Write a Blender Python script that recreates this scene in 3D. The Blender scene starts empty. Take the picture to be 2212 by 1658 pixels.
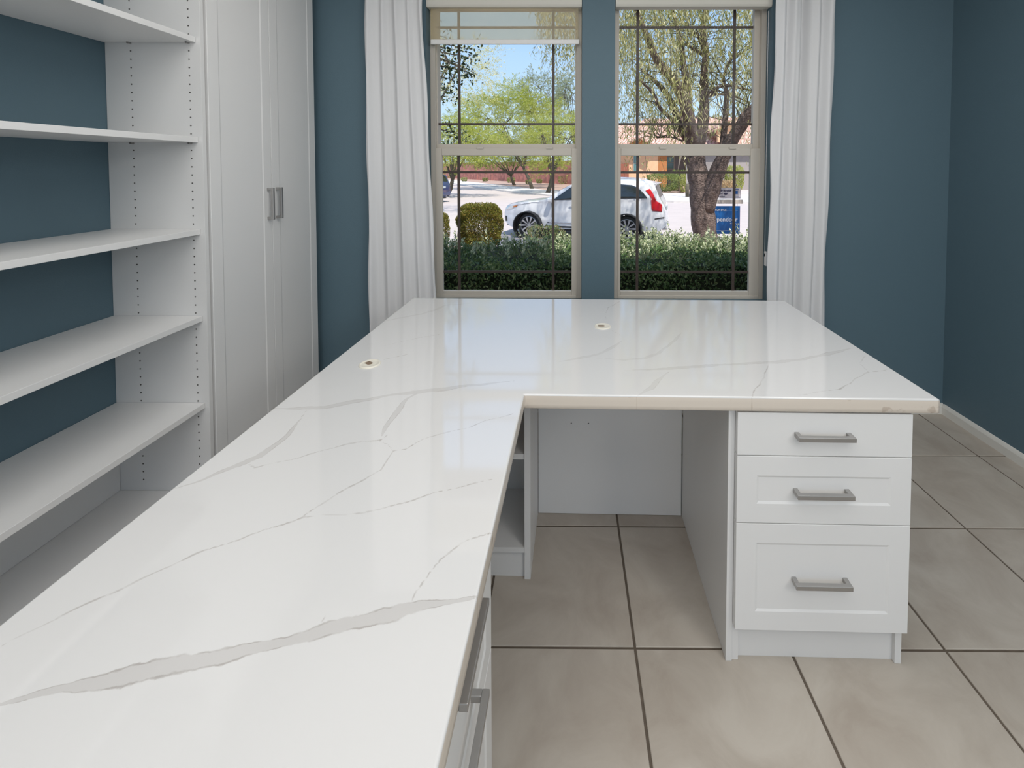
import bpy, bmesh, math, random
import numpy as np
from mathutils import Vector, Matrix
random.seed(7); rng = np.random.default_rng(7)
SC = bpy.context.scene
COL = SC.collection
PI = math.pi

# ------------------------------------------------------------------ camera
F, PITCH, YAW, ROLL, CX, CY, CH = 982.2669, .0331, .0061, -.0009, 1223.3512, 396.1689, 1.417
W_, H_ = 2212, 1658
fwd = Vector((-math.sin(YAW)*math.cos(PITCH), math.cos(YAW)*math.cos(PITCH), -math.sin(PITCH)))
rgt = Vector((math.cos(YAW), math.sin(YAW), 0)); dwn = fwd.cross(rgt)
r2 = rgt*math.cos(ROLL)+dwn*math.sin(ROLL); d2 = -rgt*math.sin(ROLL)+dwn*math.cos(ROLL)
cd = bpy.data.cameras.new('camera'); cam = bpy.data.objects.new('camera', cd); COL.objects.link(cam)
M = Matrix((( r2.x, -d2.x, -fwd.x, 0), (r2.y, -d2.y, -fwd.y, 0), (r2.z, -d2.z, -fwd.z, CH), (0, 0, 0, 1)))
cam.matrix_world = M
cd.sensor_fit = 'HORIZONTAL'; cd.sensor_width = 36; cd.lens = 36*F/W_
cd.shift_x = (W_/2-CX)/W_; cd.shift_y = (CY-H_/2)/W_
cd.clip_start = .02; cd.clip_end = 400
SC.camera = cam

# ------------------------------------------------------------------ world, sun, big lights, exposure
wd = bpy.data.worlds.new('world'); SC.world = wd; wd.use_nodes = True
nt = wd.node_tree; nt.nodes.clear()
out = nt.nodes.new('ShaderNodeOutputWorld'); bg = nt.nodes.new('ShaderNodeBackground')
tc = nt.nodes.new('ShaderNodeTexCoord'); sx = nt.nodes.new('ShaderNodeSeparateXYZ'); cr = nt.nodes.new('ShaderNodeValToRGB')
nt.links.new(tc.outputs['Generated'], sx.inputs[0]); nt.links.new(sx.outputs['Z'], cr.inputs[0])
nt.links.new(cr.outputs[0], bg.inputs[0]); nt.links.new(bg.outputs[0], out.inputs[0])
e = cr.color_ramp.elements
e[0].position = 0.0; e[0].color = (.72, .86, 1.0, 1)
e[1].position = 1.0; e[1].color = (.28, .44, .80, 1)
for p_, c_ in ((.12, (.56, .78, 1.0, 1)), (.30, (.40, .64, 1.0, 1)), (.6, (.34, .54, .92, 1))):
    q_ = e.new(p_); q_.color = c_
bg.inputs[1].default_value = 1.08
sd = bpy.data.lights.new('sun', 'SUN'); sun = bpy.data.objects.new('sun', sd); COL.objects.link(sun)
sd.energy = 5.6; sd.angle = math.radians(.6); sd.color = (1, .96, .9)
EL = math.radians(60); SDIR = Vector((-.45*math.cos(EL), .893*math.cos(EL), -math.sin(EL)))
sun.rotation_euler = SDIR.to_track_quat('-Z', 'Y').to_euler(); sun.location = (5, -8, 14)
def area(name, loc, tgt, sx_, sy_, en, col):
    l = bpy.data.lights.new(name, 'AREA'); l.shape = 'RECTANGLE'; l.size = sx_; l.size_y = sy_; l.energy = en; l.color = col
    o = bpy.data.objects.new(name, l); COL.objects.link(o); o.location = loc
    o.rotation_euler = (Vector(tgt)-Vector(loc)).to_track_quat('-Z', 'Y').to_euler(); return o
area('rear_fill', (-.7, -3.0, 2.1), (1.3, 0, 1.1), 2.0, 1.0, 22, (1, .965, .92))  # unseen fill added behind the camera for cabinet fronts and right wall
area('side_fill', (2.12, -.9, 2.2), (0, -.3, 1.1), 1.8, .8, 38, (1, .97, .93))  # fill added high at right, brightening shelf and closet fronts; wall is solid
area('ceiling_fill', (.3, .35, 2.70), (.3, .35, 0), 2.8, 2.8, 50, (1, .975, .945))  # large overhead fill added to even out the room, without a fixture
vs = SC.view_settings; vs.view_transform = 'Standard'; vs.look = 'None'; vs.gamma = 1; vs.use_curve_mapping = False; vs.exposure = 0.0
SC.cycles.use_denoising = True
SC.cycles.max_bounces = 10; SC.cycles.transparent_max_bounces = 16; SC.cycles.sample_clamp_indirect = 6

# ------------------------------------------------------------------ coordinate helpers
def ray(x, y): return (r2*((x-CX)/F)+d2*((y-CY)/F)+fwd)
def at(x, y, ax, v):                                  # pixel -> world point on plane (axis ax = v)
    d = ray(x, y); o = Vector((0, 0, CH)); return o+d*((v-o[ax])/d[ax])
def atY(x, y, Y): return at(x, y, 1, Y)
DR = -.0167; DX, DY = -.125, 1.2528
DESK = Matrix.Translation((DX, DY, 0)) @ Matrix.Rotation(DR, 4, 'Z')
DINV = DESK.inverted()

# ------------------------------------------------------------------ materials
def nodes(m): return m.node_tree.nodes, m.node_tree.links
def pbr(name, col, rough=.5, metal=0, spec=.5, var=0, vscale=8, bump=0, bscale=200, alpha=1, coat=0, trans=0):
    m = bpy.data.materials.new(name); m.use_nodes = True; N, L = nodes(m); b = N['Principled BSDF']
    b.inputs['Base Color'].default_value = (*col, 1); b.inputs['Roughness'].default_value = rough; b.inputs['Metallic'].default_value = metal
    b.inputs['Specular IOR Level'].default_value = spec; b.inputs['Coat Weight'].default_value = coat
    if var or bump:
        t = N.new('ShaderNodeTexCoord')
    if var:
        n = N.new('ShaderNodeTexNoise'); n.inputs['Scale'].default_value = vscale; n.inputs['Detail'].default_value = 5
        L.new(t.outputs['Object'], n.inputs['Vector'])
        r = N.new('ShaderNodeValToRGB'); L.new(n.outputs['Fac'], r.inputs[0])
        r.color_ramp.elements[0].position = .3; r.color_ramp.elements[1].position = .7
        r.color_ramp.elements[0].color = (*[c*(1-var) for c in col], 1); r.color_ramp.elements[1].color = (*[min(1, c*(1+var)) for c in col], 1)
        L.new(r.outputs[0], b.inputs['Base Color'])
    if bump:
        n2 = N.new('ShaderNodeTexNoise'); n2.inputs['Scale'].default_value = bscale; n2.inputs['Detail'].default_value = 3
        L.new(t.outputs['Object'], n2.inputs['Vector']); bp = N.new('ShaderNodeBump'); bp.inputs['Strength'].default_value = bump
        bp.inputs['Distance'].default_value = .002; L.new(n2.outputs['Fac'], bp.inputs['Height']); L.new(bp.outputs[0], b.inputs['Normal'])
    return m
def leafmat(name, cols, rough=.5, tr=.35):
    m = bpy.data.materials.new(name); m.use_nodes = True; N, L = nodes(m); b = N['Principled BSDF']
    g = N.new('ShaderNodeNewGeometry'); r = N.new('ShaderNodeValToRGB'); L.new(g.outputs['Random Per Island'], r.inputs[0])
    el = r.color_ramp.elements
    el[0].color = (*cols[0], 1); el[1].color = (*cols[-1], 1)
    for i, c in enumerate(cols[1:-1]):
        q = el.new((i+1)/(len(cols)-1)); q.color = (*c, 1)
    L.new(r.outputs[0], b.inputs['Base Color']); b.inputs['Roughness'].default_value = rough
    t = N.new('ShaderNodeBsdfTranslucent'); L.new(r.outputs[0], t.inputs[0]); mx = N.new('ShaderNodeMixShader'); mx.inputs[0].default_value = tr
    L.new(b.outputs[0], mx.inputs[1]); L.new(t.outputs[0], mx.inputs[2]); L.new(mx.outputs[0], N['Material Output'].inputs[0])
    return m
def glassmat(name, tint=(1, 1, 1), refl=.06):
    m = bpy.data.materials.new(name); m.use_nodes = True; N, L = nodes(m)
    N.remove(N['Principled BSDF']); t = N.new('ShaderNodeBsdfTransparent'); t.inputs[0].default_value = (*tint, 1)
    g = N.new('ShaderNodeBsdfGlossy'); g.inputs['Roughness'].default_value = .01
    f = N.new('ShaderNodeFresnel'); f.inputs[0].default_value = 1.12
    mx = N.new('ShaderNodeMixShader'); L.new(f.outputs[0], mx.inputs[0]); L.new(t.outputs[0], mx.inputs[1]); L.new(g.outputs[0], mx.inputs[2])
    L.new(mx.outputs[0], N['Material Output'].inputs[0]); return m

M_wall = pbr('blue_wall_paint', (.098, .160, .198), .55, bump=.25, bscale=260, spec=.35)
M_ceil = pbr('ceiling_paint', (.8, .79, .77), .8)
M_lam = pbr('white_laminate', (.74, .74, .735), .42, bump=.05, bscale=400)
M_lam2 = pbr('white_door_paint', (.78, .78, .775), .38)
M_hole = pbr('drilled_hole', (.09, .085, .08), .8)
M_steel = pbr('brushed_nickel', (.42, .41, .40), .38, metal=.85)
M_base = pbr('baseboard_paint', (.70, .69, .65), .4)
M_vinyl = pbr('window_vinyl', (.53, .49, .43), .45)
M_bronze = pbr('bronze_grid', (.050, .034, .027), .5)
M_glass = glassmat('window_glass')
M_grout = pbr('dark_grout', (.115, .092, .070), .9, var=.15, vscale=30)
M_cream = pbr('ivory_plastic', (.78, .75, .66), .35)
M_dark = pbr('dark_void', (.02, .018, .016), .9)
M_blind = pbr('blind_cassette', (.64, .62, .56), .5)
def fabric_shade():
    m = bpy.data.materials.new('sheer_shade_fabric'); m.use_nodes = True; N, L = nodes(m); b = N['Principled BSDF']
    b.inputs['Base Color'].default_value = (.86, .80, .68, 1); b.inputs['Roughness'].default_value = .9
    t = N.new('ShaderNodeBsdfTranslucent'); t.inputs[0].default_value = (.97, .93, .82, 1)
    mx = N.new('ShaderNodeMixShader'); mx.inputs[0].default_value = .7
    L.new(b.outputs[0], mx.inputs[1]); L.new(t.outputs[0], mx.inputs[2])
    tr = N.new('ShaderNodeBsdfTransparent'); tr.inputs[0].default_value = (1, .96, .84, 1)
    m2 = N.new('ShaderNodeMixShader'); m2.inputs[0].default_value = .62
    L.new(mx.outputs[0], m2.inputs[1]); L.new(tr.outputs[0], m2.inputs[2]); L.new(m2.outputs[0], N['Material Output'].inputs[0]); return m
M_shade = fabric_shade()
def curtain_mat():
    m = bpy.data.materials.new('white_curtain_linen'); m.use_nodes = True; N, L = nodes(m); b = N['Principled BSDF']
    b.inputs['Base Color'].default_value = (.93, .93, .93, 1); b.inputs['Roughness'].default_value = .9; b.inputs['Sheen Weight'].default_value = .2
    t = N.new('ShaderNodeBsdfTranslucent'); t.inputs[0].default_value = (.85, .86, .9, 1)
    mx = N.new('ShaderNodeMixShader'); mx.inputs[0].default_value = .35
    L.new(b.outputs[0], mx.inputs[1]); L.new(t.outputs[0], mx.inputs[2]); L.new(mx.outputs[0], N['Material Output'].inputs[0])
    tcn = N.new('ShaderNodeTexCoord'); w = N.new('ShaderNodeTexNoise'); w.inputs['Scale'].default_value = 500
    L.new(tcn.outputs['Object'], w.inputs['Vector']); bp = N.new('ShaderNodeBump'); bp.inputs['Strength'].default_value = .15; bp.inputs['Distance'].default_value = .001
    L.new(w.outputs['Fac'], bp.inputs['Height']); L.new(bp.outputs[0], b.inputs['Normal']); return m
M_curt = curtain_mat()
def tile_mat():
    m = bpy.data.materials.new('beige_floor_tile'); m.use_nodes = True; N, L = nodes(m); b = N['Principled BSDF']
    t = N.new('ShaderNodeTexCoord'); oi = N.new('ShaderNodeObjectInfo'); ad = N.new('ShaderNodeVectorMath'); ad.operation = 'ADD'
    cb = N.new('ShaderNodeCombineXYZ'); mu = N.new('ShaderNodeMath'); mu.operation = 'MULTIPLY'; mu.inputs[1].default_value = 37
    L.new(oi.outputs['Random'], mu.inputs[0]); L.new(mu.outputs[0], cb.inputs[2]); L.new(mu.outputs[0], cb.inputs[0])
    L.new(t.outputs['Object'], ad.inputs[0]); L.new(cb.outputs[0], ad.inputs[1])
    n = N.new('ShaderNodeTexNoise'); n.inputs['Scale'].default_value = 5.0; n.inputs['Detail'].default_value = 9; n.inputs['Roughness'].default_value = .62; n.inputs['Distortion'].default_value = .6
    L.new(ad.outputs[0], n.inputs['Vector'])
    r = N.new('ShaderNodeValToRGB'); L.new(n.outputs['Fac'], r.inputs[0])
    r.color_ramp.elements[0].position = .32; r.color_ramp.elements[0].color = (.385, .338, .288, 1)
    r.color_ramp.elements[1].position = .68; r.color_ramp.elements[1].color = (.50, .46, .405, 1)
    L.new(r.outputs[0], b.inputs['Base Color']); b.inputs['Roughness'].default_value = .55; b.inputs['Specular IOR Level'].default_value = .35
    bp = N.new('ShaderNodeBump'); bp.inputs['Strength'].default_value = .12; bp.inputs['Distance'].default_value = .004; L.new(n.outputs['Fac'], bp.inputs['Height']); L.new(bp.outputs[0], b.inputs['Normal'])
    return m
M_tile = tile_mat()
def quartz(name, base, veincol, gloss=.06, spots=0):
    m = bpy.data.materials.new(name); m.use_nodes = True; N, L = nodes(m); b = N['Principled BSDF']
    def math_(op, a, c=None, clamp=False):
        k = N.new('ShaderNodeMath'); k.operation = op; k.use_clamp = clamp
        for i, v in enumerate((a, c)):
            if v is None: continue
            if isinstance(v, (int, float)): k.inputs[i].default_value = v
            else: L.new(v, k.inputs[i])
        return k.outputs[0]
    def mr(v, a, c, o0, o1):
        k = N.new('ShaderNodeMapRange'); k.interpolation_type = 'SMOOTHSTEP'; L.new(v, k.inputs[0])
        for i, x in enumerate((a, c, o0, o1)): k.inputs[i+1].default_value = x
        return k.outputs[0]
    def noise(s, d=4):
        n = N.new('ShaderNodeTexNoise'); n.inputs['Scale'].default_value = s; n.inputs['Detail'].default_value = d; L.new(tcn.outputs['Object'], n.inputs['Vector']); return n.outputs['Fac']
    tcn = N.new('ShaderNodeTexCoord')
    A = N.new('ShaderNodeAttribute'); A.attribute_name = 'vein_wide'; B = N.new('ShaderNodeAttribute'); B.attribute_name = 'vein_fine'
    S = N.new('ShaderNodeAttribute'); S.attribute_name = 'vein_strength'
    nz = noise(60, 5); nf = noise(14, 3); nb = noise(25, 4)
    a = math_('ADD', A.outputs['Fac'], math_('MULTIPLY', math_('SUBTRACT', nz, .5), .9))
    band = mr(a, .85, 1.1, 1, 0)
    edge = math_('MULTIPLY', math_('MULTIPLY', mr(a, .72, .93, 0, 1), mr(a, .98, 1.15, 1, 0)), mr(nb, .42, .62, 0, 1))
    f_ = math_('ADD', B.outputs['Fac'], math_('MULTIPLY', math_('SUBTRACT', nz, .5), .0035))
    fine = math_('MULTIPLY', mr(f_, .0006, .0026, 1, 0), mr(nf, .3, .62, .3, 1))
    k = math_('ADD', math_('MULTIPLY', math_('MULTIPLY', band, S.outputs['Fac']), .30), math_('MULTIPLY', math_('MULTIPLY', edge, S.outputs['Fac']), .5))
    k = math_('ADD', k, math_('MULTIPLY', fine, .6), True)
    if spots: k = math_('ADD', k, math_('MULTIPLY', math_('MULTIPLY', mr(noise(22, 6), .60, .66, 0, 1), mr(noise(5, 2), .48, .6, 0, 1)), spots), True)
    mx = N.new('ShaderNodeMixRGB'); L.new(k, mx.inputs[0]); mx.inputs[1].default_value = (*base, 1); mx.inputs[2].default_value = (*veincol, 1)
    L.new(mx.outputs[0], b.inputs['Base Color']); b.inputs['Roughness'].default_value = gloss; b.inputs['Specular IOR Level'].default_value = 1.0
    return m
M_quartz = quartz('white_quartz', (.70, .70, .70), (.34, .31, .29))
M_qedge = quartz('quartz_edge', (.70, .63, .55), (.42, .33, .26), .25, .6)

# ------------------------------------------------------------------ mesh helpers
class MB:
    def __init__(s): s.v = []; s.f = []; s.mi = []
    def add(s, vs_, fs, mi=0):
        n = len(s.v); s.v += [tuple(v) for v in vs_]; s.f += [tuple(i+n for i in f) for f in fs]; s.mi += [mi]*len(fs); return s
    def box(s, a, b, mi=0):
        x0, y0, z0 = a; x1, y1, z1 = b
        return s.add([(x0,y0,z0),(x1,y0,z0),(x1,y1,z0),(x0,y1,z0),(x0,y0,z1),(x1,y0,z1),(x1,y1,z1),(x0,y1,z1)],
                     [(0,3,2,1),(4,5,6,7),(0,1,5,4),(1,2,6,5),(2,3,7,6),(3,0,4,7)], mi)
    def tube(s, pts, rad, n=8, cap=True, mi=0):
        P = [Vector(p) for p in pts]; R = rad if isinstance(rad, (list, tuple)) else [rad]*len(P)
        rings = []; up = Vector((.31, .12, .94))
        for i, p in enumerate(P):
            t = (P[min(i+1, len(P)-1)]-P[max(i-1, 0)]).normalized()
            a = t.cross(up)
            if a.length < .05: a = t.cross(Vector((1, 0, 0)))
            a.normalize(); b = t.cross(a)
            rings.append([p+(a*math.cos(2*PI*k/n)+b*math.sin(2*PI*k/n))*R[i] for k in range(n)])
        vs_ = [v for r in rings for v in r]; fs = []
        for i in range(len(P)-1):
            for k in range(n): fs.append((i*n+k, i*n+(k+1)%n, (i+1)*n+(k+1)%n, (i+1)*n+k))
        if cap: fs.append(tuple(range(n))[::-1]); fs.append(tuple((len(P)-1)*n+k for k in range(n)))
        return s.add(vs_, fs, mi)
    def lathe(s, prof, n=32, axis='z', o=(0, 0, 0), mi=0, closed=False):      # prof: (r, h)
        vs_ = []; fs = []
        for r, h in prof:
            for k in range(n):
                a = 2*PI*k/n; c, q = r*math.cos(a), r*math.sin(a)
                vs_.append({'z': (o[0]+c, o[1]+q, o[2]+h), 'y': (o[0]+c, o[1]+h, o[2]+q), 'x': (o[0]+h, o[1]+c, o[2]+q)}[axis])
        m = len(prof)
        for i in range(m-1 if not closed else m):
            for k in range(n):
                j = (i+1) % m; fs.append((i*n+k, i*n+(k+1)%n, j*n+(k+1)%n, j*n+k))
        return s.add(vs_, fs, mi)
    def prism(s, poly, a, b, ax=2, mi=0):              # polygon extruded along axis
        n = len(poly)
        def mk(p, h):
            return {2: (p[0], p[1], h), 1: (p[0], h, p[1]), 0: (h, p[0], p[1])}[ax]
        vs_ = [mk(p, a) for p in poly]+[mk(p, b) for p in poly]
        fs = [tuple(range(n))[::-1], tuple(range(n, 2*n))]+[(i, (i+1)%n, (i+1)%n+n, i+n) for i in range(n)]
        return s.add(vs_, fs, mi)
    def mesh(s, name, mats, smooth=False):
        me = bpy.data.meshes.new(name); me.from_pydata(s.v, [], s.f)
        for m in (mats if isinstance(mats, (list, tuple)) else [mats]): me.materials.append(m)
        if any(s.mi): me.polygons.foreach_set('material_index', s.mi)
        bm = bmesh.new(); bm.from_mesh(me); bmesh.ops.recalc_face_normals(bm, faces=bm.faces); bm.to_mesh(me); bm.free()
        if smooth: me.polygons.foreach_set('use_smooth', [True]*len(me.polygons))
        me.update(); return me
    def build(s, name, mats, parent=None, smooth=False, bevel=0, seg=2, mat=None):
        me = s.mesh(name, mats, smooth); o = bpy.data.objects.new(name, me); COL.objects.link(o)
        if parent: o.parent = parent
        if mat is not None: o.matrix_local = mat
        if bevel:
            m = o.modifiers.new('bevel', 'BEVEL'); m.width = bevel; m.segments = seg; m.limit_method = 'ANGLE'; m.angle_limit = .7
        return o
def tag(o, label=None, cat=None, group=None, kind=None):
    if label: o['label'] = label
    if cat: o['category'] = cat
    if group: o['group'] = group
    if kind: o['kind'] = kind
    return o
def empty(name, loc=(0, 0, 0), rz=0, mat=None):
    o = bpy.data.objects.new(name, None); COL.objects.link(o)
    if mat is not None: o.matrix_world = mat
    else: o.location = loc; o.rotation_euler = (0, 0, rz)
    return o
def copy_tree(o, parent=None):
    c = o.copy(); COL.objects.link(c); c.parent = parent
    if parent: c.matrix_parent_inverse = o.matrix_parent_inverse.copy()
    for ch in list(o.children): copy_tree(ch, c)
    return c
def qmesh(name, verts, quads, mats, smooth=False):      # fast numpy quad mesh
    me = bpy.data.meshes.new(name); nv, nq = len(verts), len(quads)
    me.vertices.add(nv); me.vertices.foreach_set('co', np.asarray(verts, np.float32).ravel())
    me.loops.add(nq*4); me.loops.foreach_set('vertex_index', np.asarray(quads, np.int32).ravel())
    me.polygons.add(nq); me.polygons.foreach_set('loop_start', np.arange(0, nq*4, 4, dtype=np.int32))
    for m in (mats if isinstance(mats, (list, tuple)) else [mats]): me.materials.append(m)
    me.update(calc_edges=True)
    if smooth: me.polygons.foreach_set('use_smooth', [True]*nq)
    return me
def obj(name, me, parent=None):
    o = bpy.data.objects.new(name, me); COL.objects.link(o)
    if parent: o.parent = parent
    return o

# ================================================================== ROOM
XL, XR, YF, YB, ZC = -1.80, 2.168, 2.61, -3.3, 2.75
WO = [(-.815, .073), (.261, 1.149)]; ZS, ZH = .645, 2.42
WT = .22
b = MB()
xs = [XL-.15, WO[0][0], WO[0][1], WO[1][0], WO[1][1], XR+.15]
for i in range(5):
    if i in (1, 3):
        b.box((xs[i], YF, -.7), (xs[i+1], YF+WT, ZS)); b.box((xs[i], YF, ZH), (xs[i+1], YF+WT, ZC+.1))
    else: b.box((xs[i], YF, -.7), (xs[i+1], YF+WT, ZC+.1))
b.build('wall_front', M_wall)['kind'] = 'structure'
MB().box((XL-.15, YB-.15, -.05), (XL, YF, ZC)).build('wall_left', M_wall)['kind'] = 'structure'
MB().box((XR, YB-.15, -.05), (XR+.15, YF, ZC)).build('wall_right', M_wall)['kind'] = 'structure'
b = MB(); b.box((XL, YB-.15, 0), (-.9, YB, ZC)); b.box((2.1, YB-.15, 0), (XR, YB, ZC)); b.box((-.9, YB-.15, 0), (2.1, YB, .25)); b.box((-.9, YB-.15, 2.45), (2.1, YB, ZC))
b.build('wall_back', M_ceil)['kind'] = 'structure'
b = MB(); b.box((XL-.15, YB-.15, ZC), (XR+.15, YF, ZC+.12)); b.build('ceiling', M_ceil)['kind'] = 'structure'
M_roofslab = pbr('own_roof', (.35, .25, .2), .9)
MB().prism([(YF+WT+.12, 2.72), (YF+WT+.12, 2.84), (YB-1, 4.6), (YB-1, 4.45), (YF, 2.87), (YF, 2.85), (YF+WT, 2.85), (YF+WT, 2.72)], -9, 9, 0).build('trim_1', M_roofslab)['kind'] = 'structure'
# slab added out of view to shade the left hedge; then long outer walls
MB().prism([(YF+WT+.10, 2.725), (YF+WT+.10, 2.82), (YF+WT+.95, 2.76), (YF+WT+.95, 2.70)], -9, .35, 0).build('hedge_shade_slab', M_roofslab)['kind'] = 'structure'
M_stucco = pbr('own_stucco', (.55, .42, .32), .9, bump=.3, bscale=60)
b = MB(); b.box((-9, YF+.02, -.7), (XL-.15, YF+WT, 2.72)); b.box((XR+.15, YF+.02, -.7), (9, YF+WT, 2.72)); b.build('wall_outer', M_stucco)['kind'] = 'structure'

# floor: grout bed + one object per tile
floor = MB().box((XL-.15, YB-.15, -.12), (XR+.15, YF+.02, -.0035)).build('floor', M_grout); floor['kind'] = 'structure'
S = .457; X0, Y0 = .1965, 1.3011; g = .0037
def tile_mesh(x0, x1, y0, y1):
    c = .0015; t = 0.0
    v = [(x0, y0, -.006), (x1, y0, -.006), (x1, y1, -.006), (x0, y1, -.006), (x0, y0, t-c), (x1, y0, t-c), (x1, y1, t-c), (x0, y1, t-c),
         (x0+c, y0+c, t), (x1-c, y0+c, t), (x1-c, y1-c, t), (x0+c, y1-c, t)]
    f = [(8, 9, 10, 11)]
    for k in range(4): f += [(k, (k+1)%4, (k+1)%4+4, k+4), (k+4, (k+1)%4+4, (k+1)%4+8, k+8)]
    return MB().add(v, f).mesh('floor_tile', M_tile)
full = tile_mesh(g, S-g, g, S-g)
for i in range(-5, 5):
    for j in range(-11, 4):
        tx, ty = X0+i*S, Y0+j*S
        if tx+g > XR or tx+S-g < XL or ty+g > YF or ty+S-g < YB: continue
        cx0, cx1 = max(g, XL-tx), min(S-g, XR-tx); cy0, cy1 = max(g, YB-ty), min(S-g, YF-ty)
        if cx1-cx0 < .01 or cy1-cy0 < .01: continue
        me = full if (cx1-cx0 > S-2*g-1e-6 and cy1-cy0 > S-2*g-1e-6) else tile_mesh(cx0, cx1, cy0, cy1)
        o = obj('floor_tile', me, floor); o.location = (tx, ty, random.uniform(-.0004, .0003))
# baseboards
def baseboard(name, a, b_, n):
    pr = [(0, 0), (.013, 0), (.013, .042), (.010, .05), (.006, .057), (0, .06)]
    mb = MB()
    if n == 'x-': mb.prism([(XR-p, z) for p, z in pr], a, b_, 1)
    elif n == 'y-': mb.prism([(YF-p, z) for p, z in pr], a, b_, 0)
    elif n == 'x+': mb.prism([(XL+p, z) for p, z in pr], a, b_, 1)
    o = mb.build(name, M_base); o['kind'] = 'structure'
baseboard('baseboard_right', YB, YF-.0131, 'x-'); baseboard('baseboard_front', XL+.02, XR, 'y-'); baseboard('baseboard_left', YB, .30, 'x+')

# ------------------------------------------------------------------ windows
def window(name, x0, x1, lw_l, lw_r, up_l, up_r, mx):
    w = empty(name, (x0, YF, ZS)); w['kind'] = 'structure'
    def part(mb, nm, m, par=None, bevel=.0, kind=None):
        o = mb.build(nm, m, bevel=bevel); o.parent = par or w; o.matrix_parent_inverse = Matrix.Translation((-x0, -YF, -ZS)) if par is None else Matrix.Identity(4)
        return o
    def ring(mb, a, b_, c, d, wl, wr, wb, wt, y0, y1):   # frame ring x a..b, z c..d
        mb.box((a, y0, c), (a+wl, y1, d)); mb.box((b_-wr, y0, c), (b_, y1, d)); mb.box((a+wl, y0, c), (b_-wr, y1, c+wb)); mb.box((a+wl, y0, d-wt), (b_-wr, y1, d))
    fw = .028
    mb = MB(); ring(mb, x0, x1, ZS, ZH, fw, fw, .018, .03, 2.68, 2.80); part(mb, 'outer_frame', M_vinyl, bevel=.002)
    zr0, zr1 = 1.493, 1.541
    # lower sash
    mb = MB(); ring(mb, x0+.02, x1-.02, ZS+.012, zr1-.006, lw_l-x0-.02, x1-.02-lw_r, .688-ZS-.012, zr1-.006-zr0, 2.684, 2.712); low = part(mb, 'lower_sash', M_vinyl, bevel=.0025)
    mb = MB()
    for lx in (.27, .68): mb.box((x0+lx, 2.678, zr1-.010), (x0+lx+.04, 2.70, zr1+.002))
    part(mb, 'sash_latch', M_vinyl, bevel=.002)
    # upper sash
    mb = MB(); ring(mb, x0+.005, x1-.005, zr1-.03, ZH-.01, up_l-x0-.005, x1-.005-up_r, 1.562-zr1+.03, .03, 2.712, 2.745); up = part(mb, 'upper_sash', M_vinyl, bevel=.002)
    part(MB().box((lw_l-.004, 2.700, .684), (lw_r+.004, 2.703, zr0+.004)), 'glass_pane', M_glass)
    part(MB().box((up_l-.004, 2.726, 1.558), (up_r+.004, 2.729, ZH-.04)), 'glass_pane', M_glass)
    gy = .0035
    for xm in mx:
        part(MB().box((xm-.008, 2.7045, .689), (xm+.008, 2.7095, zr0)), 'muntin', M_bronze); part(MB().box((xm-.008, 2.7315, 1.563), (xm+.008, 2.7365, ZH-.04)), 'muntin', M_bronze)
    for z in (1.394, .799): part(MB().box((lw_l, 2.7047, z-.007), (lw_r, 2.7093, z+.007)), 'muntin', M_bronze)
    for z in (1.682, 2.254): part(MB().box((up_l, 2.7317, z-.007), (up_r, 2.7363, z+.007)), 'muntin', M_bronze)
    # side jamb track lines
    mb = MB()
    for xx in (x0+.026, x1-.028): mb.box((xx, 2.676, ZS+.02), (xx+.004, 2.682, ZH-.03))
    part(mb, 'jamb_track', M_vinyl)
    # stickers / tilt latches low on the frame
    return w
window('window_1', WO[0][0], WO[0][1], -.752, .015, -.783, .036, (-.658, -.095))
window('window_2', WO[1][0], WO[1][1], .305, 1.068, .275, 1.090, (.407, .981))
M_sill = pbr('sill_paint', (.07, .13, .17), .6)

# ------------------------------------------------------------------ roller shades
def shade(x0, x1, drop, label):
    r = empty('roller_shade', ((x0+x1)/2, 2.64, ZH)); tag(r, label, 'roller shade', 'roller shades in the window openings')
    def P(mb, nm, m, bevel=0, smooth=False):
        o = mb.build(nm, m, r, bevel=bevel, smooth=smooth); o.matrix_parent_inverse = Matrix.Translation(-r.location); return o
    P(MB().prism([(2.606, 2.418), (2.606, 2.345), (2.612, 2.334), (2.625, 2.332), (2.625, 2.336), (2.672, 2.336), (2.672, 2.418)], x0+.002, x1-.002, 0), 'cassette', M_blind, .002)
    if drop:
        zb = 2.158; xa, xb = -.797, .052
        P(MB().box((xa, 2.650, zb), (xb, 2.6505, 2.36)), 'shade_fabric', M_shade)
        P(MB().box((xa-.004, 2.643, zb-.026), (xb+.006, 2.658, zb+.002)), 'bottom_rail', pbr('shade_rail', (.74, .74, .73), .4), .004)
        P(MB().box((xa-.003, 2.647, zb), (xa+.002, 2.653, 2.36)), 'fabric_hem', M_shade)
shade(*WO[0], True, 'cream roller shade half lowered over the left window'); shade(*WO[1], False, 'ivory roller shade fully rolled up above the right window')
# cord tensioner on the right reveal
c0 = at(1650, 546, 1, 2.635)
t = empty('shade_cord_tensioner', (1.140, 2.632, .895)); tag(t, 'small white plastic cord tensioner low beside the right window', 'cord tensioner')
MB().box((-.004, -.012, -.042), (.008, .012, .042)).build('housing', M_lam2, t, bevel=.004)
MB().box((-.0055, -.004, .012), (-.0035, .004, .030)).build('slot', M_dark, t)
MB().tube([(-.004, 0, .04), (-.004, -.001, 1.42)], .0012, 6).build('cord', M_lam2, t)

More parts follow.
